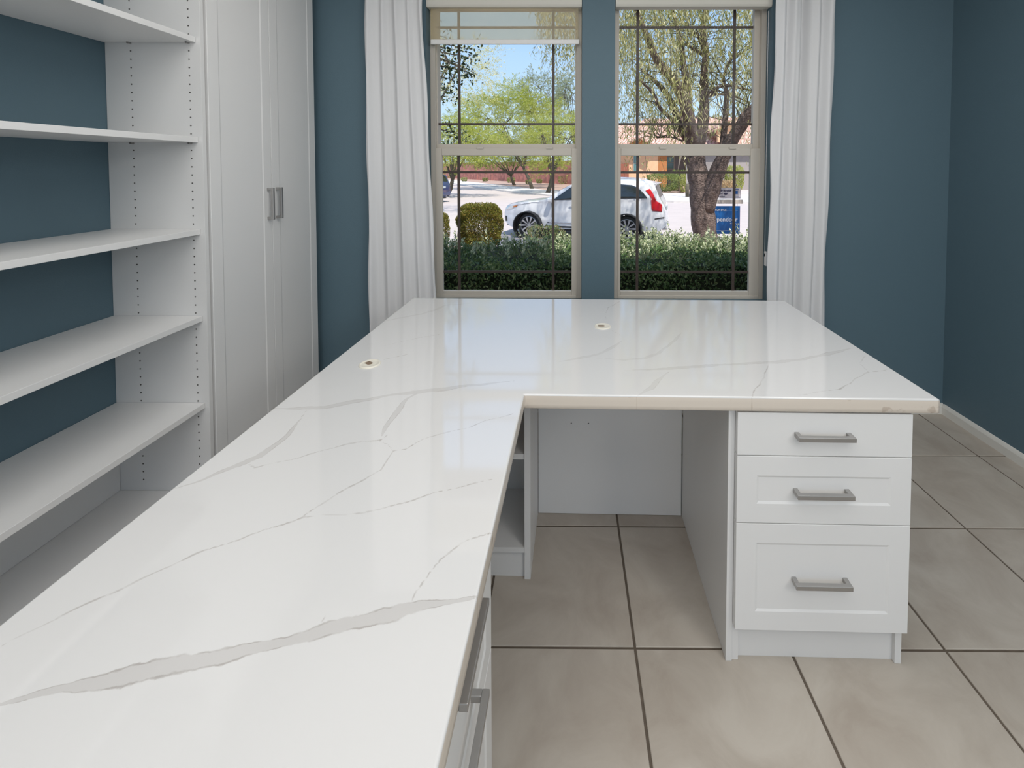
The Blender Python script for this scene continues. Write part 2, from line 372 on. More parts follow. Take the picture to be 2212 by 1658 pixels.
# ------------------------------------------------------------------ curtains
def curtain(name, prof, folds, label, seed, amp=.030, ybase=2.545):
    # prof(z) -> (xl, xr)
    nx, nz = 150, 90; vs_ = []; R = random.Random(seed)
    ph = [R.uniform(0, 6.28) for _ in range(8)]
    for j in range(nz):
        z = .012+(2.60-.012)*j/(nz-1); xl, xr = prof(z)
        for i in range(nx):
            u = i/(nx-1); uu = u+.018*math.sin(5*u+ph[0]+z*.5)
            s = 0
            for k, (fr, a) in enumerate(folds): s += a*math.sin(2*PI*fr*uu+ph[k+1]+.18*math.sin(z*1.7+ph[k]))
            am = amp*(.75+.25*math.sin(z*1.1+ph[2]))
            xx = xl+(xr-xl)*u + .004*math.sin(z*9+ph[3])*(1 if u < .02 or u > .98 else 0)
            yy = ybase+am*s+.003*math.sin(17*u+z*6+ph[5])
            vs_.append((xx, min(yy, YF-.012), z))
    q = [(j*nx+i, j*nx+i+1, (j+1)*nx+i+1, (j+1)*nx+i) for j in range(nz-1) for i in range(nx-1)]
    e_ = empty('curtain', ((prof(1)[0]+prof(1)[1])/2, ybase, 0)); tag(e_, label, 'curtain', 'white curtains at the windows')
    o = obj('curtain_panel', qmesh('curtain_panel', vs_, q, M_curt, True), e_); o.matrix_parent_inverse = Matrix.Translation(-e_.location)
    so = o.modifiers.new('s', 'SOLIDIFY'); so.thickness = .0015
    hb = MB()
    z = .05
    o2 = None
    return e_
def px_x(p, y=2.56): return at(p, 300, 1, y).x
def lerp(t_, a, b_): return a+(b_-a)*max(0, min(1, t_))
LX0 = px_x(797); LXt, LXb = px_x(918), px_x(945)
curtain('curtain', lambda z: (LX0+.004*math.sin(z*2.3), lerp((z-.6)/1.7, LXb, LXt)), [(4.3, .75), (8.6, .22), (2, .45)], 'white curtain left of the left window, next to the closet', 3)
RX0, RXm, RXr, RXrb = px_x(1668), px_x(1657), px_x(1793), px_x(1781)
curtain('curtain', lambda z: (lerp((z-.7)/1.5, RXm, RX0)+.003*math.sin(z*3), lerp((z-.6)/1.7, RXrb, RXr)), [(3.2, .75), (6.3, .25), (1.5, .5)], 'white curtain right of the right window, by the bare blue wall', 11)
rod = empty('curtain_rod', (.15, 2.545, 2.615)); tag(rod, 'thin dark curtain rod above both windows', 'curtain rod')
MB().tube([(-1.45, 0, 0), (1.5, 0, 0)], .009, 12).build('rod', M_bronze, rod, smooth=True)
for sx_ in (-1.3, 1.38): MB().box((sx_-.008, -.004, -.006), (sx_+.008, .064, .006)).build('bracket', M_bronze, rod)

# ================================================================== DESK WORKTOP
ZT = .785; TH = .041
UL, UR, VF, VN = -.6524, 1.1431, .9351, -1.06
Lpoly = [(UL, VN), (0, VN), (0, 0), (UR, 0), (UR, VF), (UL, VF)]
def inset(poly, d):
    n = len(poly); o_ = []
    for i in range(n):
        p, a, c = Vector(poly[i]), Vector(poly[i-1]), Vector(poly[(i+1)%n])
        e1 = (p-a).normalized(); e2 = (c-p).normalized(); n1 = Vector((-e1.y, e1.x)); n2 = Vector((-e2.y, e2.x))
        o_.append(tuple(p+(n1+n2)*d/(1+n1.dot(n2))))
    return o_
veinW = [  # (half width m, strength, pixel polyline on the top)
 (.0100, 1.0, [(-60,1532),(0,1518),(130,1492),(300,1458),(440,1424),(560,1395),(700,1360),(800,1333),(900,1311),(1000,1297),(1060,1288)]),
 (.0070, .95, [(340,1066),(372,1056),(440,1035),(500,1010),(560,985),(610,948),(640,915),(662,884)]),
 (.0085, .75, [(585,881),(700,880),(760,868),(850,853),(940,842),(1010,832),(1110,822)]),
 (.0120, .85, [(905,846),(880,862),(858,890),(835,920),(820,942)]),
 (.0075, .65, [(1346,798),(1400,799),(1460,795),(1555,787),(1621,785),(1672,783),(1734,775),(1789,763),(1850,750)]),
 (.0080, .5, [(1450,800),(1430,816),(1405,838),(1370,856)]),
 (.0080, .5, [(1200,782),(1240,775),(1295,764),(1324,750),(1343,735)]),
 (.0060, .5, [(1277,772),(1346,777),(1386,774),(1419,763),(1445,746),(1475,715)]),
 (.0070, .5, [(825,695),(866,686),(912,678),(942,668),(960,659),(1020,655)])]
veinF = [
 [(650,1120),(700,1088),(760,1050),(822,1014),(848,975),(838,958),(815,951),(750,960),(640,990),(550,1010),(540,1002)],
 [(848,972),(880,968),(920,946),(950,935),(1010,922),(1045,910),(1105,893)],
 [(652,1120),(740,1110),(820,1098),(900,1075),(950,1060),(1060,1035)],
 [(330,1240),(420,1200),(560,1150),(650,1120)], [(330,1240),(200,1300),(100,1350),(0,1400)],
 [(890,1305),(893,1285),(930,1235),(960,1200),(1000,1170),(1060,1146)],
 [(703,1340),(712,1325)], [(835,940),(820,950),(815,951)],
 [(1873,770),(1857,785),(1875,803),(1833,827),(1811,840),(1727,854)], [(1875,803),(1917,797)],
 [(1665,788),(1646,819),(1628,849),(1626,862)], [(740,963),(778,956),(816,950)], [(1319,712),(1341,726)], [(1308,690),(1312,664),(1340,650)],
 [(830,746),(900,730),(950,722)], [(830,776),(880,764)]]
def pl(pts): return np.array([tuple((DINV @ at(x, y, 2, ZT)))[:2] for x, y in pts])
def segdist(P, poly):
    best = np.full(len(P), 9.)
    for a, c in zip(poly[:-1], poly[1:]):
        d = c-a; t_ = np.clip(((P-a)@d)/(d@d), 0, 1); q = P-(a+t_[:, None]*d); best = np.minimum(best, np.hypot(q[:, 0], q[:, 1]))
    return best
def vein_attrs(me):
    co = np.empty(len(me.vertices)*3, np.float32); me.vertices.foreach_get('co', co); P = co.reshape(-1, 3)[:, :2].astype(float)
    wob = np.stack([.004*np.sin(P[:, 0]*31+P[:, 1]*17)+.0025*np.sin(P[:, 0]*83-P[:, 1]*57), .004*np.sin(P[:, 0]*23-P[:, 1]*29)+.0025*np.cos(P[:, 1]*91+P[:, 0]*37)], 1)
    A = np.full(len(P), 9.); St = np.zeros(len(P)); B = np.full(len(P), .05)
    for hw, st, pts in veinW:
        q_ = pl(pts); de = np.minimum(np.hypot(*(P-q_[0]).T), np.hypot(*(P-q_[-1]).T)); d = segdist(P+wob*.6, q_)/(hw*(1+.25*np.sin(P[:, 0]*19+P[:, 1]*23))*np.clip(.12+de/.13, .12, 1)); m = d < A; A = np.where(m, d, A); St = np.where(m, st, St)
    for pts in veinF: B = np.minimum(B, segdist(P+wob*.7, pl(pts)))
    for nm, arr in (('vein_wide', A), ('vein_fine', B), ('vein_strength', St)):
        at_ = me.attributes.new(nm, 'FLOAT', 'POINT'); at_.data.foreach_set('value', arr.astype(np.float32))
ct = empty('countertop', mat=DESK); tag(ct, 'large L-shaped white quartz worktop with grey veins', 'countertop')
r0 = .004
def axis(a, c, st): n = max(1, int(round((c-a)/st))); return np.linspace(a, c, n+1)
STP = .005
us = np.concatenate([axis(UL+r0, -r0, STP), axis(-r0, UR-r0, STP)[1:]]); vsn = np.concatenate([axis(VN+r0, r0, STP), axis(r0, VF-r0, STP)[1:]])
k0 = int(np.argmin(abs(us+r0))); j0 = int(np.argmin(abs(vsn-r0)))
U, V = np.meshgrid(us, vsn); nu = len(us); verts = np.stack([U.ravel(), V.ravel(), np.full(U.size, ZT)], 1)
I, J = np.meshgrid(np.arange(nu-1), np.arange(len(vsn)-1)); keep = ~((J < j0) & (I >= k0)); I, J = I[keep], J[keep]
quads = np.stack([J*nu+I, J*nu+I+1, (J+1)*nu+I+1, (J+1)*nu+I], 1)
used, inv = np.unique(quads, return_inverse=True); verts = verts[used]; quads = inv.reshape(-1, 4)
me = qmesh('top_surface', verts, quads, M_quartz); vein_attrs(me); obj('top_surface', me, ct)
def dens(poly, st=.004):
    o_ = []
    for i in range(len(poly)):
        a, c = np.array(poly[i]), np.array(poly[(i+1)%len(poly)]); n = max(1, int(np.linalg.norm(c-a)/st)); o_ += [tuple(a+(c-a)*k/n) for k in range(n)]
    return o_
rings = [(inset(Lpoly, r0), ZT), (inset(Lpoly, .0018), ZT-.0006), (inset(Lpoly, .0006), ZT-.0018), (Lpoly, ZT-.004), (Lpoly, ZT-.016), (Lpoly, ZT-.028), (Lpoly, ZT-TH+.003), (inset(Lpoly, .003), ZT-TH)]
cnt = None; vv = []; segn = []
for i in range(6):
    a, c = Vector(Lpoly[i]), Vector(Lpoly[(i+1)%6]); segn.append(int((c-a).length/.006))
for poly, z in rings:
    for i in range(6):
        a, c = poly[i], poly[(i+1)%6]
        for k in range(segn[i]): t_ = k/segn[i]; vv.append((a[0]+(c[0]-a[0])*t_, a[1]+(c[1]-a[1])*t_, z))
nr = sum(segn); qd = [(i*nr+k, i*nr+(k+1)%nr, (i+1)*nr+(k+1)%nr, (i+1)*nr+k) for i in range(len(rings)-1) for k in range(nr)]
me = qmesh('edge_band', vv, qd, [M_quartz, M_qedge], True)
me.polygons.foreach_set('material_index', [0 if i < 3 else 1 for i in range(len(rings)-1) for k in range(nr)]); vein_attrs(me); obj('edge_band', me, ct)
b = MB(); q = inset(Lpoly, .003); b.add([(*p, ZT-TH) for p in q], [(0, 1, 2, 5), (2, 3, 4, 5)]); b.build('underside', M_qedge, ct)
def grommet(u, v, rot):
    gl = Matrix.Translation((u, v, ZT)) @ Matrix.Rotation(rot, 4, 'Z')
    o = MB().lathe([(.0, .0030), (.020, .0032), (.0262, .0030), (.0275, .0040), (.0300, .0042), (.0325, .0030), (.0335, .0004), (.0335, 0)], 40).build('cable_grommet', M_cream, ct, smooth=True, mat=gl)
    m = MB(); m.prism([(.008*math.cos(a)+.0, .009*math.sin(a)) for a in [PI/2+PI*k/10 for k in range(11)]]+[(.018, -.009), (.018, .009)], .0031, .0037)
    m.build('cord_slot', pbr('slot_shadow', (.22, .16, .11), .8), o, mat=Matrix.Rotation(PI, 4, 'Z'))
grommet(-.520, .181, -.6); grommet(.251, .552, 0.)

# ------------------------------------------------------------------ cabinet builders
def bar_handle(parent, c, L, axis_, out_, proj=.028, w=.0125, name='handle'):
    """c = centre on the face; axis_ = unit dir of the bar; out_ = outward normal"""
    a, o_ = Vector(axis_), Vector(out_); s = a.cross(o_).normalized(); c = Vector(c)
    mb = MB()
    def bx(ca, la, lo0, lo1, ws):
        cs = []
        for zz in (-ws/2, ws/2):
            for (q, r) in ((-la/2, lo0), (la/2, lo0), (la/2, lo1), (-la/2, lo1)): cs.append(c+a*(ca+q)+o_*r+s*zz)
        mb.add(cs, [(0, 3, 2, 1), (4, 5, 6, 7), (0, 1, 5, 4), (1, 2, 6, 5), (2, 3, 7, 6), (3, 0, 4, 7)])
    bx(0, L, proj-.0125, proj, w); bx(-L/2+w/2, w, -.0015, proj-.0125, w); bx(L/2-w/2, w, -.0015, proj-.0125, w)
    return mb.build(name, M_steel, parent, bevel=.0012)
def panel_front(mb, w, h, t, shaker, stile=.057, depth=.0055):
    """front in local x(0..w), z(0..h), face at y=0, back at y=t"""
    if not shaker: mb.box((0, 0, 0), (w, t, h)); return
    s, d, k = stile, depth, .0065
    o = [(0, 0, 0), (w, 0, 0), (w, 0, h), (0, 0, h)]; i1 = [(s, 0, s), (w-s, 0, s), (w-s, 0, h-s), (s, 0, h-s)]
    i2 = [(s+k, d, s+k), (w-s-k, d, s+k), (w-s-k, d, h-s-k), (s+k, d, h-s-k)]; bk = [(0, t, 0), (w, t, 0), (w, t, h), (0, t, h)]
    f = [(8, 9, 10, 11)]
    for n in range(4):
        m = (n+1) % 4; f += [(n, m, m+4, n+4), (n+4, m+4, m+8, n+8), (n, n+12, m+12, m)]
    f.append((15, 14, 13, 12)); mb.add(o+i1+i2+bk, f)
def drawer_cabinet(name, mat, w, dep, fronts, finish_left, label, hand_len=.155, side_front=.022):
    """local: x across, y depth (face at y=0), z up; fronts: (z0,z1,shaker,handle z)"""
    r = empty(name, mat=mat); tag(r, label, 'drawer cabinet')
    zt = ZT-TH-.0015; pt = .018; x0 = 0
    if finish_left:
        MB().box((-.019, side_front-.004, 0), (-.001, dep, zt)).build('finish_panel', M_lam, r, bevel=.0008)
    for xx in (0, w-pt): MB().box((xx, side_front, 0), (xx+pt, dep, zt)).build('side_panel', M_lam, r, bevel=.0006)
    MB().box((pt, dep-.012, .02), (w-pt, dep, zt)).build('back_panel', M_lam, r)
    MB().box((pt, side_front+.012, 0.0), (w-pt, side_front+.03, .095)).build('toe_kick', M_lam, r)
    MB().box((pt, side_front+.002, .095), (w-pt, dep-.012, .113)).build('bottom_panel', M_lam, r)
    for z0, z1, sh, hz in fronts:
        mb = MB(); panel_front(mb, w+.0, z1-z0, .019, sh, .055, .0026); d = mb.build('drawer', M_lam2, r, bevel=.0012); d.location = (0, 0, z0)
        bar_handle(d, (w/2-.006, .006 if sh else 0, hz-z0), hand_len, (1, 0, 0), (0, -1, 0), proj=.034 if sh else .028)
    return r
FR = [(.617, .738, False, .6785), (.4235, .6145, True, .517), (.112, .421, True, .262)]
drawer_cabinet('drawer_cabinet', DESK @ Matrix.Translation((.596, .006, 0)), .481, .56, FR, True, 'white three-drawer cabinet under the right wing of the worktop')
# stem cabinet faces +u
drawer_cabinet('drawer_cabinet', DESK @ Matrix.Translation((-.030, -.803, 0)) @ Matrix.Rotation(PI/2, 4, 'Z'), .462, .58,
               FR, False, 'white drawer cabinet under the near leg of the worktop, seen edge-on')
# open shelf cabinet
oc = empty('open_shelf_cabinet', mat=DESK @ Matrix.Translation((-.62, .27, 0))); tag(oc, 'open white shelf cabinet left of the knee space under the worktop', 'cabinet')
zt = ZT-TH-.0015; wO = .609
for xx in (0, wO-.021): MB().box((xx, 0, 0), (xx+.021, .30, zt)).build('side_panel', M_lam, oc, bevel=.0006)
MB().box((.021, .29, .0), (wO-.021, .30, zt)).build('back_panel', M_lam, oc)
MB().box((.021, .004, .419), (wO-.021, .288, .438)).build('shelf', M_lam, oc)
MB().box((.021, .002, .092), (wO-.021, .288, .110)).build('shelf', M_lam, oc)
MB().box((.021, .012, 0), (wO-.021, .030, .092)).build('toe_kick', M_lam, oc)
# modesty panel
mp = empty('modesty_panel', mat=DESK @ Matrix.Translation((-.008, .572, 0))); tag(mp, 'white modesty panel closing the back of the knee space', 'panel')
MB().box((-.001, 0, .001), (.582, .018, zt)).build('board', M_lam, mp, bevel=.0006)
for x_, y_ in ((1234, 912), (1271, 912)):
    p = DINV @ Vector(at(x_, y_, 1, DY+.575)); MB().lathe([(0, -.0006), (.0028, -.0006), (.0028, .001)], 10, 'y', (p.x+.008, 0, p.z)).build('screw_hole', M_hole, mp)

# ================================================================== LEFT WALL: BOOKCASE + CLOSET
bc = empty('bookcase', (-1.60, 1.785, 0)); tag(bc, 'tall white open bookcase with adjustable shelves over the blue wall', 'bookcase')
def BP(mb, nm, m, par=bc, bevel=0, off=None):
    o = mb.build(nm, m, par, bevel=bevel)
    if par is bc or par is cl: o.matrix_parent_inverse = Matrix.Translation(-par.location)
    return o
cl = empty('closet', (-1.60, 2.17, 0))
tag(cl, 'tall white two-door storage closet between bookcase and window wall', 'closet')
YP = 1.767; XS = -1.444; YN = .34; HT = 2.5
pan = BP(MB().box((XL+.001, YP, 0), (-1.427, YP+.0175, HT)), 'side_panel', M_lam, bevel=.0006)
BP(MB().box((XL+.001, YN-.018, 0), (-1.427, YN, HT)), 'side_panel', M_lam, bevel=.0006)
for z in (.4656, .8142, 1.1569, 1.5161, 1.9022, 2.285):
    th = .021
    BP(MB().box((XL+.002, YN+.002, z), (XS, YP-.0015, z+th)), 'shelf', M_lam2, bevel=.001)
    for xx in (-1.472, -1.699):
        BP(MB().lathe([(0, -.014), (.0035, -.014), (.0035, .001)], 10, 'y', (xx, YP, z-.0035)).box((xx-.004, YP-.014, z-.003), (xx+.004, YP-.001, z-.0005)), 'shelf_pin', M_steel)
BP(MB().box((XL+.002, YN+.001, .094), (XS, YP-.0015, .130)), 'bottom_deck', M_lam)
BP(MB().box((XS-.04, YN+.001, 0), (XS-.022, YP-.0015, .094)), 'toe_kick', M_lam)
BP(MB().box((XL+.001, YN+.001, .131), (XL+.0075, YP-.0015, .465)), 'back_panel', M_lam)
BP(MB().box((XL+.002, YN+.001, HT-.02), (XS, YP-.0015, HT)), 'top_panel', M_lam)
# 32 mm system holes: short recessed cups
hb = MB()
z = 1.87
zs = sorted([1.870+.032*k for k in range(19)]+[1.870-.032*k for k in range(1, 55)])
for zz in zs:
    if zz < .16: continue
    for xx in (-1.472, -1.699): hb.lathe([(.0001, -.0007), (.0029, -.0007), (.0031, .0006)], 10, 'y', (xx, YP, zz))
o = hb.build('pin_holes', M_hole, bc); o.matrix_parent_inverse = Matrix.Translation(-bc.location); o['kind'] = 'stuff'
# closet carcass
XC = -1.447; Y1, Y2 = YP+.0185, 2.555
for a in (Y1, Y2-.018): BP(MB().box((XL+.001, a, 0), (XC, a+.018, HT)), 'side_panel', M_lam, cl, bevel=.0006)
BP(MB().box((XL+.001, Y1+.018, HT-.02), (XC, Y2-.018, HT)), 'top_panel', M_lam, cl)
BP(MB().box((XL+.001, Y1+.018, .09), (XC, Y2-.018, .108)), 'bottom_panel', M_lam, cl)
BP(MB().box((XC-.03, Y1+.018, 0), (XC-.012, Y2-.018, .09)), 'toe_kick', M_lam, cl)
BP(MB().box((XL+.001, Y1+.018, .108), (XL+.007, Y2-.018, HT-.02)), 'back_panel', M_lam, cl)
YM = 2.172
for k, (a, c) in enumerate(((YP+.032, YM-.0015), (YM+.0015, 2.548))):
    mb = MB(); w_ = c-a; panel_front(mb, w_, 2.30, .019, True, .055, .0022)
    d = mb.build('door', M_lam2, cl, bevel=.0012)
    # local x -> +y, local y -> -x (into the cabinet), z up
    d.matrix_local = Matrix.Translation(Vector((-1.426, a, .10))-cl.location) @ Matrix(((0, -1, 0, 0), (1, 0, 0, 0), (0, 0, 1, 0), (0, 0, 0, 1)))
    bar_handle(d, (w_-.030 if k == 0 else .030, 0, 1.149), .150, (0, 0, 1), (0, -1, 0), proj=.030)

# ================================================================== OUTSIDE
GZ = -.68
def matn(name, c, r=.9, var=.15, vs_=3, bump=.3, bs=40): return pbr(name, c, r, var=var, vscale=vs_, bump=bump, bscale=bs)
M_road = matn('pale_asphalt', (.50, .435, .40), vs_=1.5, var=.05); M_walk = matn('concrete_walk', (.66, .62, .58), var=.06)
M_grav = matn('desert_gravel', (.40, .28, .22), var=.35, vs_=25, bs=15); M_grav2 = matn('planting_gravel', (.30, .21, .16), var=.3, vs_=30)
def poly_slab(name, pts, z0, z1, m):
    b = MB(); n = len(pts); zz = z1 if callable(z1) else (lambda x, y: z1)
    b.add([(x, y, zz(x, y)) for x, y in pts]+[(x, y, z0) for x, y in pts], [tuple(range(n)), tuple(range(2*n-1, n-1, -1))]+[(i, i+n, (i+1)%n+n, (i+1)%n) for i in range(n)])
    o = b.build(name, m); o['kind'] = 'structure'; return o
poly_slab('street', [(-90, 11.6), (60, 11.6), (60, 130), (-90, 130)], -.9, GZ, M_road)
yz = lambda x, y: -.16-(y-3)*.045
poly_slab('front_yard', [(-20, YF+WT), (20, YF+WT), (20, 11.35), (-20, 11.35)], -1.0, yz, M_grav2)
poly_slab('kerb', [(-40, 11.36), (40, 11.36), (40, 11.59), (-40, 11.59)], -.9, -.535, M_walk)
def gp(x, y, z=-.56): p = at(x, y, 2, z); return (p.x, p.y)
curb = [gp(940, 391.5), gp(975, 395), gp(1030, 403), gp(1088, 411), gp(1185, 420), gp(1300, 427), gp(1455, 433.5), gp(1640, 436), gp(1900, 440)]
back = [gp(940, 386), gp(975, 388), gp(1030, 394), gp(1088, 400.5), gp(1185, 410.5), gp(1300, 415), gp(1455, 417.5), gp(1640, 419), gp(1900, 421)]
def strip(name, A, B, z0, z1, m):
    b = MB(); n = len(A); P = [(x, y) for x, y in A]+[(x, y) for x, y in B]
    b.add([(x, y, z1) for x, y in P]+[(x, y, z0) for x, y in P], [(i, i+1, n+i+1, n+i) for i in range(n-1)]+[(2*n+i, i, i+1, 2*n+i+1) for i in range(n-1)])
    o = b.build(name, m); o['kind'] = 'structure'; return o
strip('sidewalk', curb, back, -.9, -.555, M_walk)
strip('far_yard', [(x, y+.01) for x, y in back], [(x*1.0, 120) for x, y in back], -.9, -.56, M_grav)
# driveway of the neighbour
poly_slab('driveway', [gp(1580, 420, -.55), gp(1700, 420, -.55), gp(1660, 399, -.55), gp(1595, 399, -.55)], -.8, -.545, matn('pink_driveway', (.62, .50, .46), var=.08))

# terracotta garden wall made of panels between posts
M_fence = matn('terracotta_wall', (.52, .22, .17), var=.30, vs_=1.6)
fa, fb = at(935, 383, 2, -.58), at(1250, 399.5, 2, -.58)
fw_ = empty('garden_wall', (fa.x, fa.y, -.6)); tag(fw_, 'long terracotta red garden wall across the street', 'wall')
n = 9; D = (fb-fa); D.z = 0
ang = math.atan2(D.y, D.x); seg = D.length/n
for i in range(n):
    m = Matrix.Translation(fa+D*(i/n)-Vector((fa.x, fa.y, -.6))+Vector((0, 0, 0))) @ Matrix.Rotation(ang, 4, 'Z'); m.translation.z = 0
    MB().box((.25, -.08, 0), (seg-.25, .08, 3.0)).build('wall_panel', M_fence, fw_, mat=m)
    MB().box((-.25, -.16, 0), (.25, .10, 3.04)).build('pier', M_fence, fw_, mat=m)

# ------------------------------------------------------------------ vegetation
def leaves(C, D, L, Wd, up=None):
    """rhombus leaves: centres C (n,3), direction D, length L, width Wd"""
    n = len(C); D = D/np.linalg.norm(D, axis=1)[:, None]
    R_ = rng.normal(size=(n, 3)) if up is None else up+rng.normal(size=(n, 3))*.35
    Sd = np.cross(D, R_); Sd /= (np.linalg.norm(Sd, axis=1)[:, None]+1e-9)
    L = np.broadcast_to(L, n)[:, None]; Wd = np.broadcast_to(Wd, n)[:, None]
    v = np.stack([C-D*L/2, C+Sd*Wd/2-D*L*.08, C+D*L/2, C-Sd*Wd/2-D*L*.08], 1).reshape(-1, 3)
    return v
def leafobj(name, parts, m, parent=None):
    v = np.concatenate(parts); q = np.arange(len(v)).reshape(-1, 4); o = obj(name, qmesh(name, v, q, m)); o['kind'] = 'stuff'
    if parent:
        o.parent = parent; o.matrix_parent_inverse = parent.matrix_world.inverted() if False else Matrix.Translation(-parent.location)
    return o
def rot_rand(n, bias=(0, 0, 0)): d = rng.normal(size=(n, 3))+np.array(bias); return d/np.linalg.norm(d, axis=1)[:, None]
M_bark = pbr('grey_brown_bark', (.17, .125, .105), .95, var=.45, vscale=14, bump=1.0, bscale=35)
M_bark.node_tree.nodes['Bump'].inputs['Distance'].default_value = .03
M_bark2 = pbr('thin_bark', (.10, .085, .06), .95, var=.3, vscale=6)
def child(o, p): o.parent = p; o.matrix_parent_inverse = Matrix.Translation(-p.location); return o

# hedge in front of the windows
M_hedge = leafmat('sage_hedge_leaf', [(.05, .10, .03), (.10, .18, .055), (.16, .24, .08), (.30, .36, .17)], .5, .2)
M_sunsprig = leafmat('sunlit_sprig_leaf', [(.30, .36, .17), (.50, .54, .32), (.68, .70, .48)], .5, .25)  # paler sprigs put the sun on the hedge's top into the leaf colour
def hedge(name, x0, x1, y0, y1, ztop, zb, n, size, label, m, core):
    h = empty(name, ((x0+x1)/2, (y0+y1)/2, zb)); tag(h, label, 'hedge')
    dens_t = int(n*.42); dens_f = int(n*.42); dens_s = n-dens_t-dens_f
    bumpf = lambda x, y: .03*np.sin(x*5.3+y*2)+.02*np.sin(x*11+y*7+1)+.015*np.sin(x*23-y*13)
    xt = rng.uniform(x0, x1, dens_t); yt = rng.uniform(y0, y1, dens_t); zt_ = ztop(xt)+bumpf(xt, yt)-np.abs(rng.normal(size=dens_t))*.05
    xf = rng.uniform(x0, x1, dens_f); zf = rng.uniform(zb, 1, dens_f); zf = zb+(ztop(xf)-zb)*rng.uniform(0, 1, dens_f); yf = y0+bumpf(xf, zf*2)*1.5+np.abs(rng.normal(size=dens_f))*.06+.10*((zf-zb)/(ztop(xf)-zb))**3
    C = [np.stack([xt, yt, zt_], 1), np.stack([xf, yf, zf], 1)]; Dn = [rot_rand(dens_t, (0, 0, 1.3)), rot_rand(dens_f, (0, -.9, .9))]
    # sprigs
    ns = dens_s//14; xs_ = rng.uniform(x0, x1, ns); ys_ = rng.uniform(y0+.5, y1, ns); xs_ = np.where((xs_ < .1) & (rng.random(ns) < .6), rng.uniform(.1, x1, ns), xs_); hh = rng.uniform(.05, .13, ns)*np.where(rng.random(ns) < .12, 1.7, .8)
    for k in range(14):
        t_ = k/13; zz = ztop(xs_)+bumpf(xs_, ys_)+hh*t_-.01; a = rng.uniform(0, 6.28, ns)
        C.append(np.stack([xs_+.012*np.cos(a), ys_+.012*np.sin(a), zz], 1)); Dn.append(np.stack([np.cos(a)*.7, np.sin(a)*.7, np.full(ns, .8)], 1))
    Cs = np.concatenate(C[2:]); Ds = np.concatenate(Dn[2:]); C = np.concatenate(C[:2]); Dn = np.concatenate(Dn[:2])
    leafobj('leaves', [leaves(C, Dn, rng.uniform(.6, 1.2, len(C))*size, rng.uniform(.6, 1.1, len(C))*size*.5)], m, h)
    leafobj('sunlit_sprigs', [leaves(Cs, Ds, rng.uniform(.6, 1.1, len(Cs))*size*.9, rng.uniform(.6, 1.1, len(Cs))*size*.5)], M_sunsprig, h)
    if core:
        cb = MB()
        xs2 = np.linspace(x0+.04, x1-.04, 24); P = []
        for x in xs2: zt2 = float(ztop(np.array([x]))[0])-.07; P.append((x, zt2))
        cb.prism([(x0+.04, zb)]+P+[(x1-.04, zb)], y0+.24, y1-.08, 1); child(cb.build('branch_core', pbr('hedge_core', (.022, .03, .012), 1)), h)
        sb = MB()
        for k in range(160):
            x = random.uniform(x0+.05, x1-.05); y = random.uniform(y0+.02, y0+.3); sb.tube([(x, y, zb), (x+random.uniform(-.08, .08), y+random.uniform(-.08, .04), zb+.3), (x+random.uniform(-.15, .15), y, zb+.6)], [.008, .006, .003], 5)
        o = child(sb.build('stems', M_bark2), h); o['kind'] = 'stuff'
    return h
hedge('hedge', -2.3, 3.3, 3.55, 4.95, lambda x: .655+.012*x+.0*x, -.2, 62000, .036, 'long clipped sage-green hedge just outside both windows', M_hedge, True)

# rounded shrubs
M_shrub = leafmat('olive_shrub_leaf', [(.09, .10, .015), (.19, .20, .03), (.29, .27, .05), (.27, .16, .04)], .45, .3)
def round_shrub(name, c, rx, ry, rz_, n, size, m, label, cat='shrub', group=None, flat=.8, up=.5, stems=8):
    h = empty(name, (c[0], c[1], c[2]-rz_)); tag(h, label, cat, group)
    d = rot_rand(n); rr = 1-np.abs(rng.normal(size=n))*.10
    bump_ = 1+.06*np.sin(d[:, 0]*9+c[0])+.05*np.sin(d[:, 2]*11+d[:, 1]*7)
    dz = np.sign(d[:, 2])*np.abs(d[:, 2])**flat
    dz = np.where(dz < 0, dz, dz)
    hx = np.sqrt(np.maximum(0, 1-np.clip(dz, -1, 1)**4*.75))*(1+.12*dz); a = np.arctan2(d[:, 1], d[:, 0])
    C = np.stack([c[0]+rx*hx*np.cos(a)*rr*bump_, c[1]+ry*hx*np.sin(a)*rr*bump_, c[2]+rz_*dz*rr], 1)
    leafobj('leaves', [leaves(C, d+rot_rand(n)*.8+np.array([0, 0, up]), rng.uniform(.6, 1.2, n)*size, rng.uniform(.6, 1.1, n)*size*.5)], m, h)
    sb = MB()
    for k in range(stems):
        a = 2*PI*k/stems+.3; sb.tube([(c[0]+.1*rx*math.cos(a), c[1]+.1*ry*math.sin(a), c[2]-rz_-.02), (c[0]+.4*rx*math.cos(a), c[1]+.4*ry*math.sin(a), c[2]-.2*rz_), (c[0]+.7*rx*math.cos(a), c[1]+.7*ry*math.sin(a), c[2]+.5*rz_)], [.03*rx+.006, .02*rx+.004, .003], 5)
    o = child(sb.build('stems', M_bark2), h); o['kind'] = 'stuff'
    return h
p = atY(1037, 478, 8.5); round_shrub('round_shrub', (p.x, p.y, p.z-.12), .40, .42, .47, 30000, .037, M_shrub, 'rounded olive-green shrub behind the hedge, in the left window', stems=14)
p = atY(938, 492, 8.3); round_shrub('round_shrub', (p.x, p.y, p.z-.1), .27, .30, .40, 9000, .034, M_shrub, 'small olive shrub half hidden at the left window edge')
p = atY(1178, 505, 7.2); round_shrub('small_shrub', (p.x, p.y, p.z-.12), .30, .22, .27, 2600, .036, leafmat('dry_sprig_leaf', [(.10, .17, .05), (.2, .26, .1), (.38, .28, .16)], .5, .3), 'loose dry sprigs beside the front wheel of the white car', flat=1)

